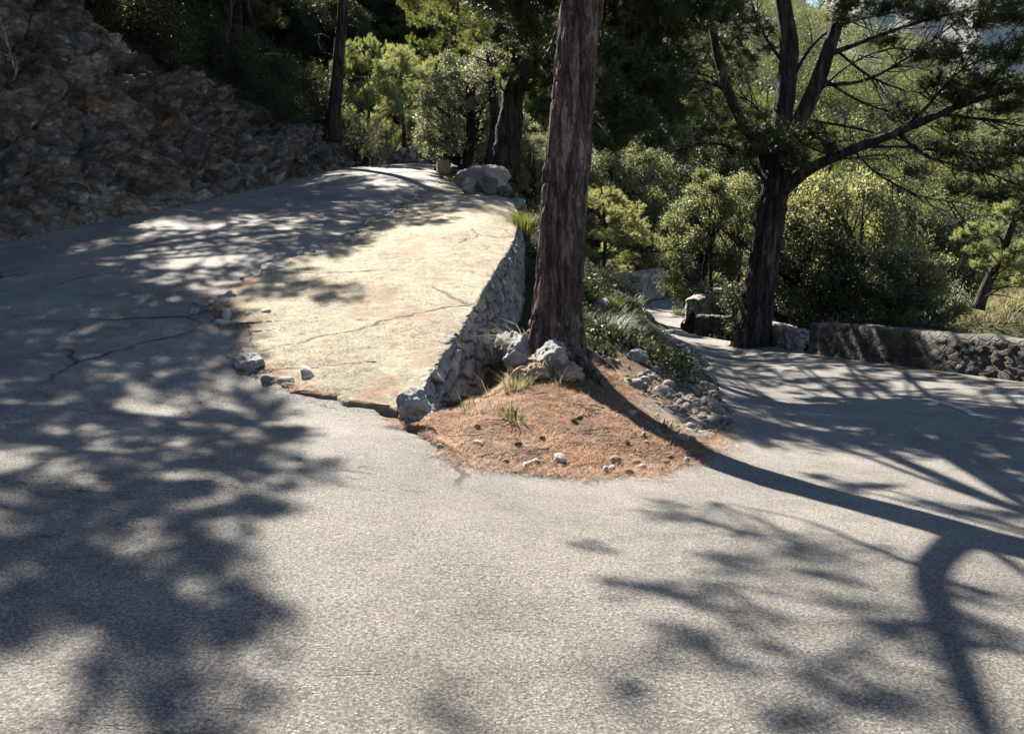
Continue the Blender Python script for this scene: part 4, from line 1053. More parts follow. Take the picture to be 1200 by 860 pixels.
for l, r0 in [([(1010, 172, 19.7), (1060, 172, 19), (1120, 178, 18.6), (1200, 180, 18.2)], .05), ([(1050, 155, 19.4), (1090, 185, 19), (1150, 200, 18.6), (1210, 225, 18.4)], .05), ([(1100, 134, 18.9), (1150, 140, 18.5), (1210, 150, 18.2)], .05),
              ([(955, 100, 20.5), (1010, 95, 20), (1060, 70, 19.6), (1130, 20, 19.2)], .06), ([(970, 65, 20.4), (1030, 42, 19.8), (1100, 20, 19.2), (1190, 5, 18.8)], .07), ([(940, 140, 20.7), (1000, 150, 20), (1060, 165, 19.8), (1080, 175, 19.5)], .045),
              ([(960, 90, 20.5), (1010, 120, 20), (1060, 135, 19.7), (1085, 140, 19.5)], .045), ([(975, 55, 20.4), (1020, 90, 20), (1070, 108, 19.8), (1110, 105, 19.4)], .04), ([(922, 80, 21.3), (895, 40, 21.6), (880, 0, 21.8)], .05),
              ([(918, 110, 21.2), (960, 45, 20.8), (1020, 20, 20.3), (1090, 10, 20)], .05), ([(868, 140, 21.6), (840, 100, 22), (800, 95, 22.3), (780, 102, 22.5)], .05), ([(852, 105, 21.8), (825, 88, 22), (790, 85, 22.2)], .035),
              ([(905, 225, 21), (870, 180, 21.5), (830, 168, 21.8), (790, 178, 22)], .05), ([(912, 165, 21.1), (880, 120, 21.5), (850, 115, 21.7)], .035), ([(930, 165, 20.8), (985, 185, 20.2), (1040, 182, 20), (1080, 200, 19.7)], .03),
              ([(1000, 176, 19.8), (1030, 205, 19.5), (1080, 230, 19.2), (1130, 238, 19)], .03), ([(1060, 152, 19.3), (1090, 120, 19), (1130, 80, 18.7), (1180, 60, 18.4)], .05), ([(948, 120, 20.6), (990, 80, 20.3), (1040, 58, 20), (1095, 62, 19.6)], .035)]:
    sub(l, r0)
    c = catmull(Q_(l), 30)
    for k in range(20):                                            # dry side shoots
        i = rb.integers(8, 29); d = unit(c[i] - c[i - 3]); e = c[i] + (d * rb.uniform(.2, .9) + rb.normal(size=3) * .35) * rb.uniform(.5, 1.5)
        lm.tube(curve3(c[i], e, rb.normal(size=3) * .08, 6), [.016, .003], 4)
        e2 = e + (d + rb.normal(size=3) * .6) * .35; lm.tube(curve3((c[i] + e) / 2, e2, rb.normal(size=3) * .05, 4), [.008, .002], 3)
for (px, py, Y, s_, nt) in [(890, 150, 20.2, .7, 46), (920, 165, 20, .8, 56), (950, 155, 20, .6, 40), (880, 175, 20.4, .5, 30), (935, 190, 20, .5, 34), (970, 170, 20, .45, 24),
        (1120, 60, 18.7, .9, 60), (1160, 90, 18.4, .9, 70), (1190, 60, 18.3, .9, 70), (1130, 110, 18.6, .7, 50), (1080, 60, 19.3, .6, 34), (1180, 120, 18.2, .8, 60), (1150, 20, 18.8, .9, 70), (1090, 10, 19, .8, 60), (1040, 5, 19.5, .7, 46), (1190, 10, 18.5, 1., 70), (1210, 100, 18.2, .8, 60),
        (1110, 175, 18.6, .7, 40), (1150, 190, 18.5, .8, 56), (1190, 170, 18.3, .8, 56), (1170, 225, 18.5, .7, 46), (1120, 220, 18.9, .5, 30), (1205, 210, 18.3, .8, 50), (1200, 250, 18.4, .5, 24), (1060, 130, 19.4, .45, 22), (1095, 95, 19.1, .5, 28), (990, 20, 20, .5, 26),
        (850, 90, 22, .5, 24), (800, 100, 22.3, .5, 26), (830, 150, 22, .5, 26), (860, 175, 21.6, .4, 22), (1070, 200, 19.2, .4, 18), (1030, 160, 19.8, .35, 14), (1000, 0, 19.6, .8, 50), (930, -30, 20.6, .9, 60), (860, -40, 22, .8, 50), (1080, -30, 19, 1., 70), (1160, -40, 18.6, 1.1, 80), (1040, 45, 19.6, .4, 20), (1120, 145, 18.7, .5, 28)]:
    e = P(px, py, Y); cr.clump(e, (s_, s_, s_ * .6), nt, 10, e - [.2, -.1, .3], .4, .16, .009)
for k in range(24):                                               # crown above the frame
    e = P(rb.uniform(800, 1260), rb.uniform(-230, -60), rb.uniform(18, 23)); cr.clump(e, (1., 1., .55), 46, 9, e - [0, 0, .6], .2, .18)
b32 = BPB.astype(np.float32)
for so in (lm, cr.f, cr.t): so.V = [v - b32 for v in so.V]
merge(lm, cr.t); lm.build('branches', M['bark_far'], big, True); cr.f.build('crown', M['needle_shaded'], big)

# ------------------------------------------------------------------ trees that are copied
pineA = gen_pine(301, 11, 2.9, clumps=40, loc_=(-20, 47, 14)); pineB = gen_pine(302, 9, 2.2, .17, clumps=22, bare=.35, loc_=(-17, 44, 12)); pineC = gen_pine(303, 12.5, 2.4, .2, clumps=36, bare=.5, loc_=(-13, 50, 11))
young = gen_pine(305, 4.6, 2.0, .09, clumps=36, bare=.1, tips=36, per=8, mat='needle_lit', n=10, L=.14, w=.013)
oakA = gen_oak(311, 5.4, 2.2, 64, 56, 15, .095, spread=.085); oakB = gen_oak(312, 6.4, 2.0, 62, 52, 15, .095, spread=.085); oakD = gen_oak(313, 5.0, 2.3, 64, 52, 15, .095, 'oak_shaded', spread=.09); oliveA = gen_oak(314, 5.0, 1.7, 46, 44, 13, .09, 'olive', .3, spread=.08)
shrubA = gen_oak(315, 1.5, 1.0, 20, 26, 11, .06, 'oak_shaded', .05, name='shrub'); shrubB = gen_oak(316, 1.2, .9, 18, 26, 11, .05, 'olive', .05, name='shrub')

# the wood above the cutting
n_h = 0
used = {pineA: 0, pineB: 0, pineC: 0}
G_wood = 'pines in the dark wood above the cutting'; L_wood = 'dark pine standing in the shaded wood above the rock cutting'
def put(proto, loc_, rz, sc, label, group=None, cat='tree'):
    if used.get(proto, 0) == 0:
        used[proto] = 1; proto.location = tuple(float(v) for v in loc_); proto.rotation_euler = (0, 0, rz); proto.scale = (sc,) * 3
        tag(proto, label, cat, group); return proto
    return copy_tree(proto, loc_, rz, sc, label, group, cat)
rh = np.random.default_rng(77)
spots = [(-13.5, 31), (-12.5, 34.5), (-16, 31), (-15, 35), (-18, 33), (-19.5, 29), (-17.5, 38), (-14, 40), (-21, 36), (-12.5, 43.5), (-17, 44), (-22, 42), (-10.8, 41), (-24, 32), (-19, 47), (-13, 48), (-26, 38), (-9.5, 52), (-14, 54), (-20, 53), (-6, 56), (-1, 61), (4, 62), (-9, 61), (-16, 61), (0, 68), (-6, 67), (7, 66), (10, 60), (-12, 68), (3, 74), (9, 73), (-3, 76), (14, 67), (-25, 47), (-28, 44), (-20, 25), (-23, 27), (-18.5, 22.5), (-15, 28), (-17, 26), (-19, 35.5), (-16, 41), (-22, 38.5), (-21, 31), (-25, 36), (-11.5, 46), (-16, 50), (-7.5, 55), (-4, 58), (-2, 56.5), (2, 58.5), (-11, 57), (-8, 64), (-3, 71), (5, 70), (-18, 57), (-22, 60), (1, 64), (-5, 62), (-29, 38), (-30, 50), (-12, 38.5)] + [(float(a), float(b)) for a, b in zip(rh.uniform(-36, -13, 45), rh.uniform(22, 62, 45))]
hq = RFP.reshape(-1, 3)
def surf(x, y):
    d = (hq[:, 0] - x) ** 2 + (hq[:, 1] - y) ** 2; k = np.argmin(d)
    z = gz(x, y)
    return max(z, float(hq[k, 2])) if d[k] < .5 else z
lit_goals = np.array([(-7, 41, 7.5), (-7.3, 40, 8.8), (-6, 43, 8.6), (-4.3, 46, 8.4), (-2, 33, 6.), (-.8, 36, 5.6), (-5, 40, 4.9), (-4, 36, 4.5), (-5.5, 43, 7)] + [tuple(road_point(*a)) for a in ((180, 276), (330, 246), (60, 292), (430, 199), (470, 198), (500, 196))])
def in_the_light(x, y, z, h, rad=2.6):
    """a tree here would stand between the sun and one of the sunlit groups"""
    for gi, g_ in enumerate(lit_goals):
        rad = 2.6 if gi < 9 else (.6 if gi < 12 else 2.3)
        t = np.linspace(0, 45, 200)[:, None]; ry = g_ + S * t
        if (((ry[:, 0] - x) ** 2 + (ry[:, 1] - y) ** 2 < rad * rad) & (ry[:, 2] < z + h) & (ry[:, 2] > z)).any() and math.hypot(x - g_[0], y - g_[1]) > 2: return True
    return False
for k, (x, y) in enumerate(spots):
    if in_the_light(x, y, surf(x, y), 13): continue
    pr = (pineA, pineC, pineB)[k % 3]
    put(pr, (x, y, surf(x, y) - .1), rh.uniform(0, 6.28), rh.uniform(.9, 1.35), L_wood, G_wood)
G_und = 'shrubs under the pines above the cutting'; L_und = 'dark evergreen shrub in the shade under the pines above the cutting'
for k in range(110):
    y = rh.uniform(20, 62); e = np.interp(y, [20, 25, 31, 36, 48, 60], [-15.3, -12.2, -10.2, -9.0, -8.2, -5]); x = e - rh.uniform(.1, 9)
    if y > 50: x = rh.uniform(-12, 8)
    if y > 50 and y < 57 and x > -9 and x < 5: continue
    put(shrubA, (x, y, surf(x, y) - .1), rh.uniform(0, 6.28), rh.uniform(.7, 1.7), L_und, G_und, 'shrub')

for k in range(60):                                               # low dark trees on the slope closing the view up the road
    x, y = rh.uniform(-20, 6), rh.uniform(57, 76)
    if in_the_light(x, y, surf(x, y), 6.5): continue
    put(oakD, (x, y, surf(x, y) - .2), rh.uniform(0, 6.28), rh.uniform(.9, 1.4), 'low dark evergreen on the shaded slope that closes the upper road', 'dark evergreens closing the upper road')

# slender leaning pine on the edge of the cutting
sb = P(390, 152, 36.5); spn = tag(empty('pine_tree', sb), 'slender bare trunked pine at the end of the rock cutting', 'tree')
trunk_mesh(loc(Q_([(388, 165, 36.5), (391, 140, 36.5), (396, 80, 36.5), (402, 10, 36.6), (408, -60, 36.8), (412, -160, 37)]), sb), [.32, .27, .24, .21, .19, .1], 21, 18, .2, .05, .25, parent=spn, mat=M['bark_far'])
lm = Soup(); cr = Crown('pine', 78, .13, .016, 8); r_ = np.random.default_rng(5)
for k in range(11):
    st = P(405 + k * .4, -70 - k * 9, 36.8); e = st + np.r_[r_.normal(size=2) * 1.2, r_.uniform(.1, .9)]; lm.tube(curve3(st, e, (0, 0, -.1), 6), [.05, .01], 5); cr.clump(e, (.8, .8, .45), 34, 8, st, .2, .14)
for (a, b) in (((398, 60), (420, 52)), ((400, 30), (425, 36)), ((394, 95), (376, 86)), ((397, 70), (372, 62))):
    lm.tube(curve3(P(*a, 36.6), P(*b, 36.3), (0, 0, .1), 7), [.035, .006], 5)
for so in (lm, cr.f, cr.t): so.V = [v - sb.astype(np.float32) for v in so.V]
merge(lm, cr.t); lm.build('branches', M['bark_far'], spn, True); cr.f.build('crown', M['needle'], spn)

# sunlit young trees at the end of the upper road
def placed(pr, px, Y, ztop_py, label, rz=0., wid=None, dz=0., zb=None, cat='tree', group=None, H0=None):
    """stand a copy on the ground in column px at distance Y with its top at photo row ztop_py"""
    b = at(px, Y) if zb is None else np.array([P(px, ztop_py, Y)[0], Y, zb]); top = P(px, ztop_py, Y)[2]
    dims = np.array([o.data.vertices[i].co[2] for o in pr.children for i in range(0, len(o.data.vertices), max(1, len(o.data.vertices) // 400))]).max()
    sc = (top - b[2]) / dims; w_ = sc if wid is None else wid
    o = put(pr, b + [0, 0, dz], rz, 1.0, label, group, cat); o.scale = (w_, w_, sc)
    return o
placed(young, 425, 40, 45, 'young pine with bright sunlit needles behind the slender bare trunk', .3, .85, zb=5.2)
placed(young, 470, 43, 55, 'widest sunlit young pine over the bend of the upper road', 1.9, 1.1, zb=5.6)
placed(young, 512, 46, 70, 'sunlit young pine at the far right side of the upper bend', 3.3, .9, zb=5.6)
placed(shrubB, 418, 38.5, 125, 'pale sunlit bush at the foot of the young pines', .4, 1.2, zb=5.0, cat='shrub')
placed(shrubB, 440, 40, 140, 'straw coloured low bush above the pale roadside rocks', 2.4, .9, zb=5.0, cat='shrub')
placed(oliveA, 545, 33, 62, 'grey leaved wild olive in sun beyond the boulders', 1.0, 1.1, zb=3.0)
placed(oliveA, 582, 36, 85, 'silvery wild olive between the dark trunk and the bend', 2.2, .9, zb=2.6)
placed(pineB, 540, 52, -40, 'tall olive green pine half in sun behind the wild olive', 1.0, 1.25, zb=5.6)
placed(pineB, 600, 45, -60, 'tall shadowy pine rising behind the leaning dark trunk', 2.0, 1.2, zb=1.5)
# three trunks beside the boulders
def trunk_tree(l, rads, seed, label, crowns, mat='needle', kind='pine'):
    b = np.array(P(*l[0])); root = tag(empty('pine_tree' if kind == 'pine' else 'oak_tree', b), label, 'tree')
    trunk_mesh(loc(Q_(l), b), rads, seed, 22, .12, .06, .2, parent=root, mat=M['bark_far'], fine=True)
    lm = Soup(); cr = Crown(kind, seed + 9, .13, .014, 9, .08); c = catmull(Q_(l), 30); r = np.random.default_rng(seed)
    for (px, py, Y, s_, nt) in crowns:
        e = P(px, py, Y); st = c[min(29, int(np.argmin(np.abs(c[:, 2] - (e[2] - .5)))))]
        lm.tube(curve3(st, e, r.normal(size=3) * .15, 9), [.05, .012], 6); cr.clump(e, (s_, s_, s_ * .65), nt, 10, e - [0, 0, .3], .35, .15, .008)
    for so in (lm, cr.f, cr.t): so.V = [v - b.astype(np.float32) for v in so.V]
    merge(lm, cr.t); lm.build('branches', M['bark_far'], root, True); cr.f.build('crown', M[mat], root)
trunk_tree([(590, 212, 28.5), (594, 180, 28.5), (600, 120, 28.6), (606, 90, 28.7), (618, 20, 29), (640, -80, 29.5)], [.48, .43, .36, .32, .22, .05], 31, 'thick dark leaning trunk just behind the boulders, its crown overhead',
           [(560, 40, 28, .9, 60), (600, 50, 28, .9, 60), (640, 60, 29, .8, 50), (580, 10, 28, 1., 70), (630, 10, 28.5, 1., 70), (590, 85, 27.6, .6, 34), (620, 100, 28.4, .6, 40), (550, -10, 28, 1., 70), (610, -30, 28, 1.1, 80), (660, -40, 29, 1.1, 80), (520, 20, 28, .7, 40), (540, 60, 28.5, .4, 22)], 'needle')
trunk_tree([(572, 205, 31), (575, 180, 31), (580, 150, 31), (578, 110, 31.2), (570, 60, 31.5)], [.22, .2, .18, .14, .05], 32, 'thin dark trunk standing close left of the thick leaning trunk',
           [(560, 90, 31, .6, 40), (590, 110, 31, .5, 30), (575, 60, 31.4, .7, 50), (600, 80, 31, .5, 30)], 'olive', 'oak')
trunk_tree([(545, 200, 33), (549, 180, 33), (553, 155, 33), (552, 120, 33.2), (560, 85, 33.4)], [.24, .2, .17, .12, .04], 33, 'short crooked dark trunk beside the ochre stone block',
           [(535, 105, 33, .5, 30), (560, 95, 33, .5, 34), (548, 75, 33.3, .6, 40), (575, 120, 33, .5, 28), (590, 140, 33, .4, 20), (530, 125, 32.8, .35, 16)], 'olive', 'oak')

# ------------------------------------------------------------------ trees beyond the lower road
B_ = lambda px, Y, top, pr, label, rz, w, zb, **k: placed(pr, px, Y, top, label, rz, w, zb=zb, **k)
B_(990, 25, 196, oakA, 'tallest sunlit holm oak right of the forked pine, above the parapet', .2, 1.15, -3.6)
B_(1062, 23, 292, oakB, 'rounded holm oak half in shade behind the long parapet', 1.2, .85, -3.4)
B_(1105, 24.5, 320, shrubB, 'low grey green shrub at the right end of the oaks over the parapet', 1.7, 1.3, -2.6, cat='shrub')
B_(945, 24, 262, oakD, 'dark holm oak in shade right against the forked pine', 2.2, 1.0, -3.4)
B_(1010, 22.5, 300, oakD, 'dark low holm oak just behind the parapet top', 3.1, .9, -3.4)
B_(845, 29.5, 200, oakB, 'holm oak with lit leaves leaning left behind the pale parapet', .7, .95, -2.3)
B_(800, 46, 190, oakD, 'dark holm oak over the rubble wall at the far bend', 1.1, 1.3, -1)
B_(745, 41, 165, oakA, 'pale lit holm oak behind the far stone wall', 2.5, 1.15, -.8)
B_(700, 40, 172, oliveA, 'silvery oak seen between the big trunk and the far wall', 3.6, 1.3, -.2)
B_(865, 43, 160, oakD, 'dark holm oak filling the gap behind the forked trunk', 4.4, 1.3, -1)
B_(780, 52, 120, oakA, 'tall holm oak behind the trees of the far bend', 5.2, 1.4, 0)
B_(705, 27, 222, young, 'light green young pine growing behind the big trunk', .5, .75, .1)
B_(628, 34, 150, oakB, 'holm oak behind the big trunk on its left side', 2.1, .75, 1.0)
B_(625, 30, 160, oliveA, 'small pale tree just left of the big trunk', 2.9, .7, 1.6)
B_(640, 26, 262, shrubB, 'pale bush on the bank left of the big trunk', .9, .9, 1.4, cat='shrub')
B_(900, 60, 105, pineB, 'sunlit pine on the slope left of the forked trunk', .9, 1.3, -4)
B_(830, 66, 60, pineA, 'tall pine on the opposite slope above the far bend', 1.7, 1.2, -1)
B_(970, 58, 130, pineB, 'pine on the slope right of the forked trunk', 2.7, 1.2, -7)
B_(770, 62, 30, pineA, 'tall pine standing on the slope behind the far wall', 3.7, 1.2, 0)
B_(710, 58, 20, pineC, 'tall thin pine on the slope close right of the big trunk', 4.7, 1.2, 2)
B_(1090, 38, 240, oakD, 'dark oak down in the shaded gully', 1.3, 1.2, -6)
# leaning pine and dry slope at the right edge
lb = P(1150, 350, 23); trp = tag(empty('pine_tree', lb), 'leaning young pine with sunlit needles at the right over dry grass', 'tree')
trunk_mesh(loc(Q_([(1146, 362, 23), (1155, 338, 23), (1172, 300, 22.8), (1188, 260, 22.6), (1206, 215, 22.4), (1215, 170, 22.3)]), lb), [.17, .14, .12, .11, .08, .03], 41, 14, .12, .05, .2, parent=trp, mat=M['bark_far'])
lm = Soup(); cr = Crown('pine', 79, .12, .012, 10)
for (px, py, Y, s_, nt) in [(1130, 275, 22.6, .32, 26), (1150, 290, 22.5, .45, 40), (1165, 270, 22.5, .4, 34), (1180, 245, 22.4, .45, 36), (1175, 300, 22.6, .35, 26), (1150, 310, 22.6, .3, 20), (1195, 225, 22.3, .4, 30), (1190, 310, 22.4, .4, 30), (1205, 290, 22.3, .5, 36), (1140, 265, 22.6, .2, 12), (1200, 330, 22.5, .4, 26)]:
    e = P(px, py, Y); lm.tube(curve3(P(1165 + (300 - py) * .35, py + 18, 22.7), e, (0, 0, .08), 7), [.03, .008], 5); cr.clump(e, (s_, s_, s_ * .6), nt, 9, e, .3, .12, .006)
for (a, b) in (((1160, 330), (1200, 322)), ((1156, 340), (1204, 336)), ((1158, 345), (1196, 352))): lm.tube(curve3(P(*a, 22.9), P(*b, 22.2), (0, 0, .04), 6), [.025, .006], 5)
for so in (lm, cr.f, cr.t): so.V = [v - lb.astype(np.float32) for v in so.V]
merge(lm, cr.t); lm.build('branches', M['twig'], trp, True); cr.f.build('crown', M['needle_lit'], trp)
rg = np.random.default_rng(91); sp_ = Soup()
for k in range(240):
    Y = rg.uniform(19, 27); x = rg.uniform(12.6, 19) ; z = gz(x, Y)
    V, Q = blades(26, rg.uniform(.35, .8), .25, rg, .012, .7, .5); sp_.add(V + [x, Y, z], Q)
tag(sp_.build('dry_grass', M['straw']), 'tangle of pale dry grass on the sunny slope below the leaning pine', 'grass', kind='stuff')

# opposite hillside: a far wood that reads as one mass
rw = np.random.default_rng(13); fs = Soup()
for k in range(1300):
    b = rw.uniform(-.5, 1.0); r0 = rw.uniform(78, 225) ; y = r0 / math.hypot(1, b); x = b * y
    if y < 60: continue
    z = gz(x, y); h = rw.uniform(5, 10); rad = h * rw.uniform(.26, .36)
    nc = 7
    for j in range(nc):
        c = np.array([x, y, z]) + [rw.normal() * rad * .5, rw.normal() * rad * .5, h * (.35 + .6 * j / nc)]
        p, d = blob_points(c, (rad * .6, rad * .6, rad * .45), 110, rw); V, Q = leaves(p, d, .34, rw, .34); fs.add(V, Q)
tag(fs.build('forest', M['farneedle']), 'pine forest covering the far hillside across the valley', 'forest', kind='stuff')
for k in range(46):                                               # nearest pines of the opposite slope
    b = rw.uniform(.02, .85); r0 = rw.uniform(58, 82); y = r0 / math.hypot(1, b); x = b * y
    if b > .45 and r0 < 62: continue
    put((pineA, pineB, pineC)[k % 3], (x, y, gz(x, y) - .2), rw.uniform(0, 6.28), rw.uniform(.7, 1.05), 'pine on the near part of the opposite slope, seen between nearer trees', 'pines on the opposite slope')

# grey limestone mountain beyond the valley
mu = np.linspace(-.5, 1.4, 260); mv = np.linspace(0, 1, 70); MU, MV = np.meshgrid(mu, mv, indexing='ij')
ridge = np.interp(MU, [-.5, 0, .25, .5, .75, 1.0, 1.4], [300, 420, 560, 480, 430, 330, 200]) + 60 * vnoise(np.c_[MU.ravel() * 9, MU.ravel() * 0, MU.ravel() * 0], 5).reshape(MU.shape) + 25 * vnoise(np.c_[MU.ravel() * 30, MU.ravel() * 0, MU.ravel() * 0], 6).reshape(MU.shape)
dist_ = 1250 + 520 * MV; MX = dist_ * np.sin(np.arctan(MU)); MY = dist_ * np.cos(np.arctan(MU)); MZ = -40 + ridge * MV ** 1.15
mp_ = np.stack([MX, MY, MZ], -1).reshape(-1, 3); mp_[:, 2] += 26 * fbm(mp_ * .006, 5, 12) * np.clip(MV.ravel() * 4, 0, 1)
tag(mesh('mountain', mp_, grid_quads(260, 70), mats=M['mountain'], smooth=True), 'grey blue limestone mountain glimpsed through the pine branches', 'mountain', kind='structure')

# ------------------------------------------------------------------ rocks
def put_rock(name, p, size, seed, mat, label, group=None, level=4, rz=None, sink=.25, cat='rock', rough=.09, tilt=0.):
    r = np.random.default_rng(seed); V, T = rock(np.asarray(size) / 2, seed, level, rough)
    V = V @ rotz(r.uniform(0, 6.28) if rz is None else rz).T
    o = mesh(name, V, None, T, M[mat], None, False); o.location = (float(p[0]), float(p[1]), float(p[2] + size[2] * (.5 - sink)))
    return tag(o, label, cat, group)
def slab_at(px, py):
    g = road_point(px, py); return g + [0, 0, .06]
def sp_at(px, Y):
    x = (px - CX) / (F * cp) * Y; return np.array([x, Y, float(roadz(x, Y)[0]) + .06])
put_rock('boulder', sp_at(570, 26.2), (1.75, 1.3, 1.15), 3, 'boulder', 'largest pale grey boulder on the end of the concrete shoulder', level=5, rz=.3, sink=.2, cat='boulder')
put_rock('boulder', sp_at(571, 24.6), (.62, .5, .62), 4, 'darkrock', 'dark upright boulder in front of the largest one', cat='boulder', sink=.15)
put_rock('boulder', sp_at(592, 24.8), (.5, .45, .42), 5, 'darkrock', 'small dark boulder right of the dark upright one', cat='boulder', sink=.15)
put_rock('boulder', sp_at(552, 24.8), (.42, .4, .5), 6, 'boulder', 'grey boulder at the left front foot of the largest one', cat='boulder', sink=.2)
put_rock('boulder', sp_at(555, 30), (1.0, .9, .7), 8, 'darkrock', 'shaded boulder behind the largest one', cat='boulder')
put_rock('boulder', sp_at(600, 27.5), (.8, .8, .7), 9, 'boulder', 'grey boulder at the right of the largest one, on the edge', cat='boulder')
put_rock('boulder', sp_at(557, 33), (.8, .6, .9), 10, 'wallstone', 'pale flat topped stone between the thin trunks', cat='boulder')
put_rock('boulder', sp_at(535, 33.5), (.7, .6, .5), 14, 'darkrock', 'low dark stone right of the ochre block', cat='boulder')
# squared ochre block at the roadside
bm = bmesh.new(); bmesh.ops.create_cube(bm, size=1); bmesh.ops.scale(bm, vec=(.52, .45, .55), verts=bm.verts); bmesh.ops.bevel(bm, geom=bm.edges[:], offset=.05, segments=3, affect='EDGES'); bmesh.ops.subdivide_edges(bm, edges=bm.edges[:], cuts=2)
for v in bm.verts: v.co += Vector([float(k) for k in (fbm(np.array([[*v.co]]) * 6, 3, 2) * .018 * np.array([1, 1, 1.]))])
me = bpy.data.meshes.new('stone_block'); bm.to_mesh(me); bm.free(); me.materials.append(M['block'])
o = bpy.data.objects.new('stone_block', me); COL.objects.link(o); q = sp_at(523, 33); o.location = (q[0], q[1], q[2] + .2); o.rotation_euler = (0, .05, .3)
tag(o, 'squared ochre stone block at the edge of the upper road', 'stone')
# rocks round the wall and the trunk
q = at(485, 7.3); put_rock('boulder', (q[0], 7.3, -.1), (.40, .36, .29), 21, 'boulder', 'round grey boulder at the near corner of the stone wall', level=5, sink=.12, cat='boulder', rough=.12)
q = slab_at(291, 431); put_rock('rock', q - [0, 0, .05], (.42, .3, .24), 22, 'boulder', 'jagged pale rock breaking through between asphalt and concrete', level=5, sink=.35, rough=.14)
q = slab_at(262, 381); put_rock('rock', q - [0, 0, .06], (.3, .22, .12), 24, 'boulder', 'flat broken stone at the chipped left edge of the concrete', sink=.4)
q = slab_at(322, 316); put_rock('rock', q - [0, 0, .05], (.5, .35, .16), 25, 'wallstone', 'pale stone at the far chipped edge of the concrete beside the asphalt', sink=.4)
for k, (px, Y, sz_, lab, mt) in enumerate([(601, 11.2, (.5, .45, .62), 'tall pale boulder leaning against the stone wall left of the big trunk', 'boulder'), (616, 9.9, (.46, .4, .5), 'pale boulder between the wall and the foot of the big trunk', 'boulder'),
        (642, 9.45, (.62, .45, .40), 'low greyish boulder at the foot of the big trunk', 'boulder'), (610, 9.3, (.25, .22, .22), 'small pale stone in front of the boulders by the trunk', 'wallstone'), 
        (664, 9.25, (.40, .36, .22), 'brown stone half buried under the roots of the big trunk', 'brownrock'), (628, 9.15, (.34, .26, .2), 'brown stone right of the yellow tuft', 'brownrock'), 
        (716, 14.5, (.6, .5, .4), 'grey rock in the grass right of the big trunk', 'boulder'), (728, 12.5, (.4, .3, .26), 'grey rock lying in the middle of the road bank', 'boulder'), (745, 11.6, (.34, .3, .2), 'flat grey rock lower on the road bank', 'boulder'), (705, 16.5, (.5, .4, .4), 'grey rock high in the grass of the bank', 'boulder')]):
    put_rock('boulder' if sz_[0] > .38 else 'rock', at(px, Y), sz_, 40 + k, mt, lab, sink=.3, level=5, rough=.16, cat='boulder' if sz_[0] > .38 else 'rock')
for k, (px, py, s_, lab) in enumerate([(655, 545, .16, 'flat pale stone on the front rim of the needle bank'), (628, 547, .08, 'small pale stone at the rim of the needle bank'), (720, 544, .13, 'brown pebble stone near the front rim by the trunk shadow'), (744, 545, .09, 'small brown stone by the tip of the trunk shadow'), (560, 526, .09, 'dark stone left of the rim of the needle bank')]):
    g = road_point(px, py); g[2] = gz(g[0], g[1]); put_rock('stone', g, (s_, s_ * .7, s_ * .55), 60 + k, 'brownrock' if k in (2, 3) else 'wallstone', lab, sink=.2, level=3, cat='stone')
# pine cones
def cone(p, s_, seed, label):
    sp_ = Soup(); r = np.random.default_rng(seed); V0, T0 = ICO[1]
    for k in range(44):
        t = k / 43; a = k * 2.39996; rad = .5 * math.sin(math.pi * (.12 + .8 * t)) * .72
        c = np.array([math.cos(a) * rad, math.sin(a) * rad, t * 1.2 - .5]); sp_.add((V0 * [.16, .16, .07]) @ rotz(a).T + c, T=T0)
    sp_.add(V0 * [.25, .25, .5] + [0, 0, .05], T=T0)
    o = sp_.build('pine_cone', M['brownrock']); o.scale = (s_,) * 3; o.location = tuple(float(v) for v in p + [0, 0, s_ * .4]); o.rotation_euler = (1.45, 0, r.uniform(0, 6)); tag(o, label, 'pine cone')
for k, (px, Y, lab) in enumerate([(672, 7.6, 'pine cone on the needles, left one of a close pair'), (679, 7.7, 'pine cone on the needles, right one of a close pair'), (608, 6.75, 'dark pine cone low on the needle bank')]): cone(at(px, Y), .055, 70 + k, lab)
for k, (px, Y, lab) in enumerate([(560, 7.2, 'pine cone at the left end of the needle bank'), (636, 7.05, 'pine cone lying in the needles below the green tuft'), (735, 7.25, 'pine cone beside the edge of the trunk shadow')]): cone(at(px, Y), .045, 76 + k, lab)
# fallen twigs on the bank
rt = np.random.default_rng(64)
for k in range(26):
    b = at(rt.uniform(540, 790), rt.uniform(6.7, 9.0), .012); a = rt.uniform(0, 6.28); l = rt.uniform(.12, .42); tw = Soup()
    ln = [np.zeros(3)]
    for j in range(5): a += rt.normal() * .3; ln.append(ln[-1] + np.array([math.cos(a), math.sin(a), 0]) * l / 5)
    ln = np.array(ln); ln[:, 2] = ground_z(ln[:, 0] + b[0], ln[:, 1] + b[1]) - b[2] + .014 + rt.uniform(0, .02, len(ln))
    tw.tube(resample(ln, .03), [rt.uniform(.004, .009), .002], 5); o = tw.build('twig', M['twig']); o.location = tuple(float(v) for v in b); tag(o, 'thin dry twig fallen on the needle bank', 'twig', 'fallen twigs on the needle bank')
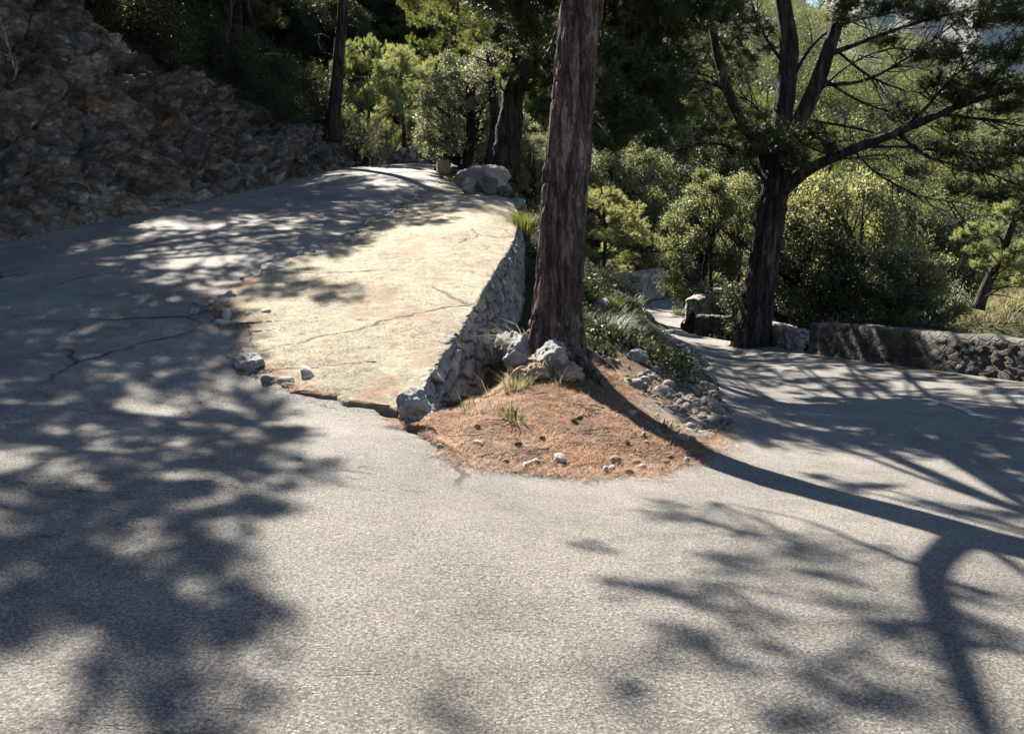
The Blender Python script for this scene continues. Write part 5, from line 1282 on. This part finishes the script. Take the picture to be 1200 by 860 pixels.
# broken stone along the road edge of the bank
rs = np.random.default_rng(19); sc_ = Soup()
for k in range(2300):
    t = rs.uniform(0, 1); i = int(np.interp(t, [0, 1], [NI * .60, NI * .845])); e = innerC[i]; nrm = unit(innerC[i, :2] - outerC[i, :2]); d = abs(rs.normal()) * .55 + .02
    x, y = e[0] + nrm[0] * d, e[1] + nrm[1] * d
    s_ = rs.lognormal(-3.55, .6) * (1 if t > .35 else .6); s_ = min(s_, .13)
    if t < .3 and rs.uniform() < .8: continue
    V, T = rock((s_, s_ * rs.uniform(.6, 1), s_ * rs.uniform(.4, .8)), int(rs.integers(1e6)), 1 if s_ < .05 else 2, .05, 9); sc_.add(V @ rot3(rs).T + [x, y, 0], T=T)
    sc_.V[-1][:, 2] += 0
    sc_.meta = getattr(sc_, 'meta', []) + [(len(sc_.V) - 1, x, y, s_)]
mx = np.array([m[1] for m in sc_.meta]); my = np.array([m[2] for m in sc_.meta]); mz = ground_z(mx, my)
for (i, x, y, s_), z in zip(sc_.meta, mz): sc_.V[i][:, 2] += z + s_ * .02
tag(sc_.build('gravel', M['rubble']), 'broken stone scree along the road edge of the bank', 'gravel', kind='stuff')
# scree and pale rocks at the foot of the cutting
for k, (px, py, Y, s_) in enumerate([(470, 178, 41, .7), (482, 183, 41, .6), (462, 186, 40.5, .5), (490, 188, 41, .45), (455, 176, 41, .5), (474, 189, 40.6, .4), (445, 182, 40.4, .4), (484, 174, 42, .5)]):
    p = P(px, py, Y); put_rock('rock', p - [0, 0, s_ * .2], (s_ * 1.1, s_ * .8, s_ * .7), 80 + k, ('brownrock', 'boulder', 'darkrock')[k % 3], 'rock in the pile at the far foot of the cutting', 'pile of rocks at the end of the cutting', 3)
ft = Soup(); 
for k in range(900):
    i = rs.integers(0, len(footline)); f = footline[i]
    if f[1] > 45: continue
    V, T = rock(np.array([1, .8, .6]) * min(.16, rs.lognormal(-3.2, .5)), int(rs.integers(1e6)), 1, .05, 8); x = f[0] - abs(rs.normal()) * .3 + .15; ft.add(V @ rot3(rs).T + [x, f[1], float(f[2]) + .02], T=T)
tag(ft.build('rubble', M['brownrock']), 'fallen stone chips along the foot of the rock cutting', 'rubble', kind='stuff')

# ------------------------------------------------------------------ fallen needles
rn = np.random.default_rng(23)
def needle_bed(n, sampler, zf, seed):
    r = np.random.default_rng(seed); X, Y = sampler(r, n); Z = zf(X, Y); m = len(X)
    a = r.uniform(0, 6.28, m); l = r.uniform(.05, .11, m); t = r.normal(size=m) * .25 + .1
    d = np.stack([np.cos(a) * np.cos(t), np.sin(a) * np.cos(t), np.sin(t)], 1) * l[:, None]; s_ = np.stack([-np.sin(a), np.cos(a), np.zeros(m)], 1) * .0022
    p = np.stack([X, Y, Z + .006], 1); V = np.stack([p - s_, p + s_, p + d], 1).reshape(-1, 3)
    return mesh('pine_needles', V, None, np.arange(m * 3).reshape(-1, 3), M['litter'])
def bank_s(r, n):
    X = r.uniform(-1.3, 3.0, n); Y = r.uniform(6.1, 10.5, n); c = inpoly(X, Y, np.vstack([[-.95, 7.3, 0], innerC[250:470:4], [2.6, 9.5, 0], [1.4, 10.3, 0], [-.3, 10, 0]])) ; w = vnoise(np.c_[X * 1.6, Y * 1.6, 0 * X], 6) > -.25
    ok = c & ((w) | (r.uniform(size=n) < .3)) & (X < 1.5 + r.normal(size=n) * .5); return X[ok], Y[ok]
tag(needle_bed(110000, bank_s, lambda x, y: ground_z(x, y), 1), 'carpet of orange brown fallen pine needles on the bank', 'needles', kind='stuff')
def slab_s(r, n):
    X = r.uniform(-5, 0.5, n); Y = r.uniform(7, 22, n); p = np.c_[X, Y, 0 * X]; w = fbm(p * .9, 4, 14) + .25 * np.exp(-polydist(X, Y, slableft, False) / .35)
    ok = inpoly(X, Y, slabpoly) & (w > .28); return X[ok], Y[ok]
tag(needle_bed(60000, slab_s, lambda x, y: roadz(x, y) + .062 + .02 * fbm(np.stack([x, y, 0 * x], 1) * .9, 4, 31) , 2), 'drifts of fallen pine needles on the concrete shoulder', 'needles', kind='stuff')

# needles blown out over the tarmac beside the bank and the chipped concrete
def rim_s(r, n):
    i = r.integers(250, 470, n); e = innerC[i]; nr = unit(outerC[i, :2] - e[:, :2]); d = np.abs(r.normal(size=n)) * .12 * (1 + vnoise(np.c_[i * .06, np.zeros((n, 2))], 3)) - .05; return e[:, 0] + nr[:, 0] * d, e[:, 1] + nr[:, 1] * d
def edge_s(r, n):
    k = r.integers(0, NS, n); e = L_[k]; x = e[:, 0] + r.normal(size=n) * .16; y = e[:, 1] + r.normal(size=n) * .16
    ok = (y < 13.5) & (y > 8.2) & (r.uniform(size=n) < np.clip(vnoise(np.c_[k * .05, np.zeros((n, 2))], 9) + .55, 0, 1)); return x[ok], y[ok]
tag(needle_bed(9000, rim_s, lambda x, y: roadz(x, y) + .012, 3), 'loose fallen needles spilled onto the asphalt round the bank', 'needles', kind='stuff')
tag(needle_bed(30000, edge_s, lambda x, y: roadz(x, y) + .03, 4), 'rust brown needles caught along the chipped left edge of the concrete', 'needles', kind='stuff')
ch = Soup(); rc_ = np.random.default_rng(44)
for k in range(210):
    if k < 22: i = int(rc_.integers(250, 470)); e = innerC[i]; x, y = e[0] + rc_.normal() * .07, e[1] + rc_.normal() * .07 + .04
    else: e = L_[rc_.integers(150, NS)]; x, y = e[0] + rc_.normal() * .13, e[1] + rc_.normal() * .13
    if k >= 22 and (vnoise(np.array([[x * 1.1, y * 1.1, 0]]), 71)[0] < .12 or y < 8.3): continue
    s_ = min(.13 if k >= 22 else .04, rc_.lognormal(-3.5, .7)) if y < 17 else .04; V, T = rock((s_, s_ * .8, s_ * .6), int(rc_.integers(1e6)), 2 if s_ > .03 else 1, .05, 8); ch.add(V @ rot3(rc_).T + [x, y, float(roadz(x, y)[0]) + .02 + s_ * .2], T=T)
tag(ch.build('gravel', M['wallstone']), 'small broken chips of stone along the edges of the concrete and the bank', 'gravel', kind='stuff')

# ------------------------------------------------------------------ grasses and small plants
for k, (px, Y, h, n, s_, mt, lab, dr, cat) in enumerate([
    (603, 7.55, .22, 40, .10, 'grass', 'low green grass tuft in the middle of the needle bank', .9, 'grass'), (590, 7.7, .16, 26, .08, 'grass', 'small grass tuft left of the middle of the needle bank', .9, 'grass'),
    (546, 8.3, .42, 9, .04, 'grass', 'few long green blades at the near foot of the wall', .8, 'grass'), (560, 8.6, .36, 8, .05, 'grass', 'thin long blades in front of the dark hollow', .8, 'grass'), (574, 8.5, .4, 7, .03, 'straw', 'single tall straw blades beside the yellow tuft', .3, 'grass'),
    (606, 8.9, .26, 130, .16, 'straw', 'yellow brown dry tuft in front of the pale boulders', .4, 'grass'), (640, 9.25, .34, 60, .1, 'straw', 'pale grass tuft on the boulder by the big trunk', .7, 'grass'), (655, 8.9, .3, 16, .06, 'straw', 'sparse blades below the big trunk roots', .7, 'grass'),
    (618, 11.0, .75, 150, .14, 'straw', 'long dry grass hanging left of the big trunk', 1.1, 'grass'), (612, 12.2, .6, 120, .16, 'straw', 'dry grass on the wall top beside the big trunk', 1.1, 'grass'), (622, 10.4, .5, 90, .12, 'straw', 'dry grass hugging the left foot of the big trunk', 1.0, 'grass'),
    (736, 16.5, .6, 240, .26, 'needle', 'rounded grass clump on the crest against the far wall', .9, 'grass'), (722, 15.5, .6, 240, .3, 'oak_shaded', 'dense green grass clump at the top of the bank', .9, 'grass'), (712, 14.2, .7, 260, .32, 'oak_shaded', 'deep green grass right of the big trunk', .9, 'grass'), (700, 13, .6, 220, .28, 'oak_shaded', 'green grass close by the right side of the big trunk', .9, 'grass'),  # dark leaf material, bank shade put into the colour of most tufts here
    (735, 14, .5, 160, .25, 'oak_shaded', 'green grass tuft half way down the road bank', .9, 'grass'), (715, 12.2, .5, 180, .25, 'oak_shaded', 'shaded grass tuft on the bank under the big trunk', .9, 'grass'), 
    (775, 8.2, .14, 60, .2, 'grass', 'short pale grass at the road corner of the bank', .8, 'grass'), (800, 8.7, .12, 40, .18, 'straw', 'short dry grass near the road corner of the bank', .8, 'grass')]):
    grass_tuft(at(px, Y, -.02), h, n, s_, mt, 100 + k, lab, dr, .004 if n < 40 else .006, cat=cat)
for k, (px, Y, dz, h, n, lab) in enumerate([(612, 19.5, .0, .55, 240, 'bright green weeds on the end of the wall below the boulders'), (606, 20.5, .0, .4, 160, 'green weeds at the wall edge near the boulders'), (536, 31.5, 0, .3, 160, 'green grass beside the ochre stone block'), (528, 30.5, 0, .22, 120, 'grass strip along the upper road by the block')]):
    p = sp_at(px, Y); grass_tuft(p - [0, 0, .1], h, n, .3, 'grass', 140 + k, lab, .8, .008)
# ivy and low weeds in the shade on the bank behind the trunk
vs_ = Soup(); rv = np.random.default_rng(3)
X = rv.uniform(.9, 4.2, 5000); Y = rv.uniform(11, 21, 5000); Z = ground_z(X, Y); keep = (vnoise(np.c_[X * 1.1, Y * .7, 0 * X], 8) > -.1) & ~inpoly(X, Y, roadpoly) & (polydist(X, Y, roadpoly) > .5 + np.clip((Y - 13.5) * .2, 0, .9))
uu, vv = proj(np.stack([X, Y, Z + .2], 1)); keep &= uu < np.interp(vv, [300, 330, 352, 372, 390, 412, 445], [715, 728, 742, 757, 776, 804, 832])
for x, y, z in zip(X[keep], Y[keep], Z[keep]):
    p = np.array([x, y, z]) + rv.normal(size=(7, 3)) * [.1, .1, .06] + [0, 0, .1]; V, Q = leaves(p, np.tile([0, 0, 1.], (7, 1)), .09, rv, .6); vs_.add(V, Q)
tag(vs_.build('undergrowth', M['oak_shaded']), 'dark leafy weeds covering the bank behind the big trunk', 'undergrowth', kind='stuff')
for k, (px, Y, py, w) in enumerate([(660, 20, 300, .7), (690, 21, 310, .8), (715, 20, 318, .7), (640, 22, 255, .8), (622, 23, 235, .8)]):
    placed((shrubA, shrubB)[k % 2], px, Y, py, ['dark shrub behind the big trunk', 'pale shrub right behind the big trunk', 'dark shrub on the bank crest right of the big trunk', 'pale shrub under the boulders', 'pale green shrub beside the thick leaning trunk'][k], k * 1.1, w, cat='shrub', zb=None)
# grasses on the slope above the cutting
sg = Soup()
for k in range(420):
    y = rs.uniform(22, 47); e = np.interp(y, [20, 25, 31, 36, 48], [-14.6, -11.8, -9.9, -9.0, -8.0]); x = e - rs.uniform(0, 5); V, Q = blades(22, rs.uniform(.35, .9), .2, rs, .01, .8, .4); sg.add(V + [x, y, surf(x, y) - .05], Q)
tag(sg.build('tall_grass', M['oak_shaded']), 'dim tall grass under the trees above the cutting', 'grass', kind='stuff')
# dead wood on the rock face
dw = Soup()
b0 = P(0, 20, 17.0)
for l, r0 in [([(-10, 30, 16.5), (8, 50, 16.3), (14, 70, 16.2), (20, 88, 16.1)], .04), ([(0, 62, 16.3), (10, 66, 16.2), (20, 72, 16.1)], .025), ([(20, 72, 16.1), (20, 82, 16.0), (16, 95, 16)], .03), ([(8, 50, 16.3), (3, 30, 16.4), (-4, 12, 16.5)], .03), ([(3, 30, 16.4), (15, 25, 16.2), (24, 34, 16)], .018)]:
    dw.tube(resample(catmull(Q_(l), 20), .08), [r0, r0 * .3], 6)
dw.V = [v - b0.astype(np.float32) for v in dw.V]
o = dw.build('dead_branch', M['deadwood']); o.location = tuple(float(v) for v in b0); tag(o, 'bare bleached dead branch hanging on the rock at the left edge', 'branch')
dw = Soup(); b1 = P(374, 40, 34)
for l in ([(368, 42, 34), (376, 40, 34), (386, 44, 34)], [(374, 42, 34), (373, 50, 34), (376, 58, 34)], [(310, 64, 32), (322, 63, 32), (332, 65, 32)]): dw.tube(resample(catmull(Q_(l), 12), .1), [.03, .012], 5)
dw.V = [v - b1.astype(np.float32) for v in dw.V]
o = dw.build('dead_branch', M['deadwood']); o.location = tuple(float(v) for v in b1); tag(o, 'small bleached dead branches in the wood left of the slender pine', 'branch')

# ------------------------------------------------------------------ light, sky, camera
w = bpy.data.worlds.new('World'); scene.world = w; w.use_nodes = True; nt = w.node_tree; nt.nodes.clear()
sky = nt.nodes.new('ShaderNodeTexSky'); sky.sky_type = 'NISHITA'; sky.sun_disc = False; sky.sun_elevation = SUN_EL; sky.sun_rotation = -SUN_AZ; sky.altitude = 500; sky.air_density = 1.0; sky.dust_density = .6; sky.ozone_density = 1.4
bg = nt.nodes.new('ShaderNodeBackground'); bg.inputs['Strength'].default_value = .05; ow = nt.nodes.new('ShaderNodeOutputWorld')
nt.links.new(sky.outputs[0], bg.inputs[0]); nt.links.new(bg.outputs[0], ow.inputs[0])
sl = bpy.data.lights.new('sun', 'SUN'); sl.energy = 5.0; sl.angle = math.radians(.55); sl.color = (1.0, .925, .81)
so = bpy.data.objects.new('sun', sl); COL.objects.link(so); so.rotation_euler = Vector((-S[0], -S[1], -S[2])).to_track_quat('-Z', 'Y').to_euler(); so.location = (-20, 40, 50)
cd = bpy.data.cameras.new('camera'); cam = bpy.data.objects.new('camera', cd); COL.objects.link(cam); cam.location = (0, 0, CAMZ); cam.rotation_euler = (math.pi / 2 - PITCH, 0, 0)
cd.sensor_fit = 'HORIZONTAL'; cd.sensor_width = 36; cd.lens = 36 * F / 1200; cd.clip_end = 3000; cd.clip_start = .05
scene.camera = cam
scene.render.engine = 'CYCLES'; c = scene.cycles
c.max_bounces = 5; c.diffuse_bounces = 3; c.glossy_bounces = 2; c.transmission_bounces = 4; c.transparent_max_bounces = 4
c.use_adaptive_sampling = True; c.adaptive_threshold = .02; c.use_denoising = True; c.denoiser = 'OPENIMAGEDENOISE'; c.caustics_reflective = False; c.caustics_refractive = False
vs = scene.view_settings; scene.display_settings.display_device = 'sRGB'; vs.view_transform = 'Standard'; vs.look = 'None'; vs.gamma = 1; vs.exposure = 2.35; vs.use_curve_mapping = False

# each tree's limbs belong to its trunk
done = {}
for root in [o for o in scene.objects if o.type == 'EMPTY']:
    kids = list(root.children); tr = [k for k in kids if k.name.startswith('trunk')]; bs = [k for k in kids if k.name.startswith('branches')]
    for b in bs:
        if not tr: b.name = 'trunk'; continue
        key = (tr[0].data.name, b.data.name)
        if key not in done:
            bm = bmesh.new(); bm.from_mesh(tr[0].data); bm.from_mesh(b.data); bm.to_mesh(tr[0].data); bm.free(); done[key] = 1
        bpy.data.objects.remove(b)
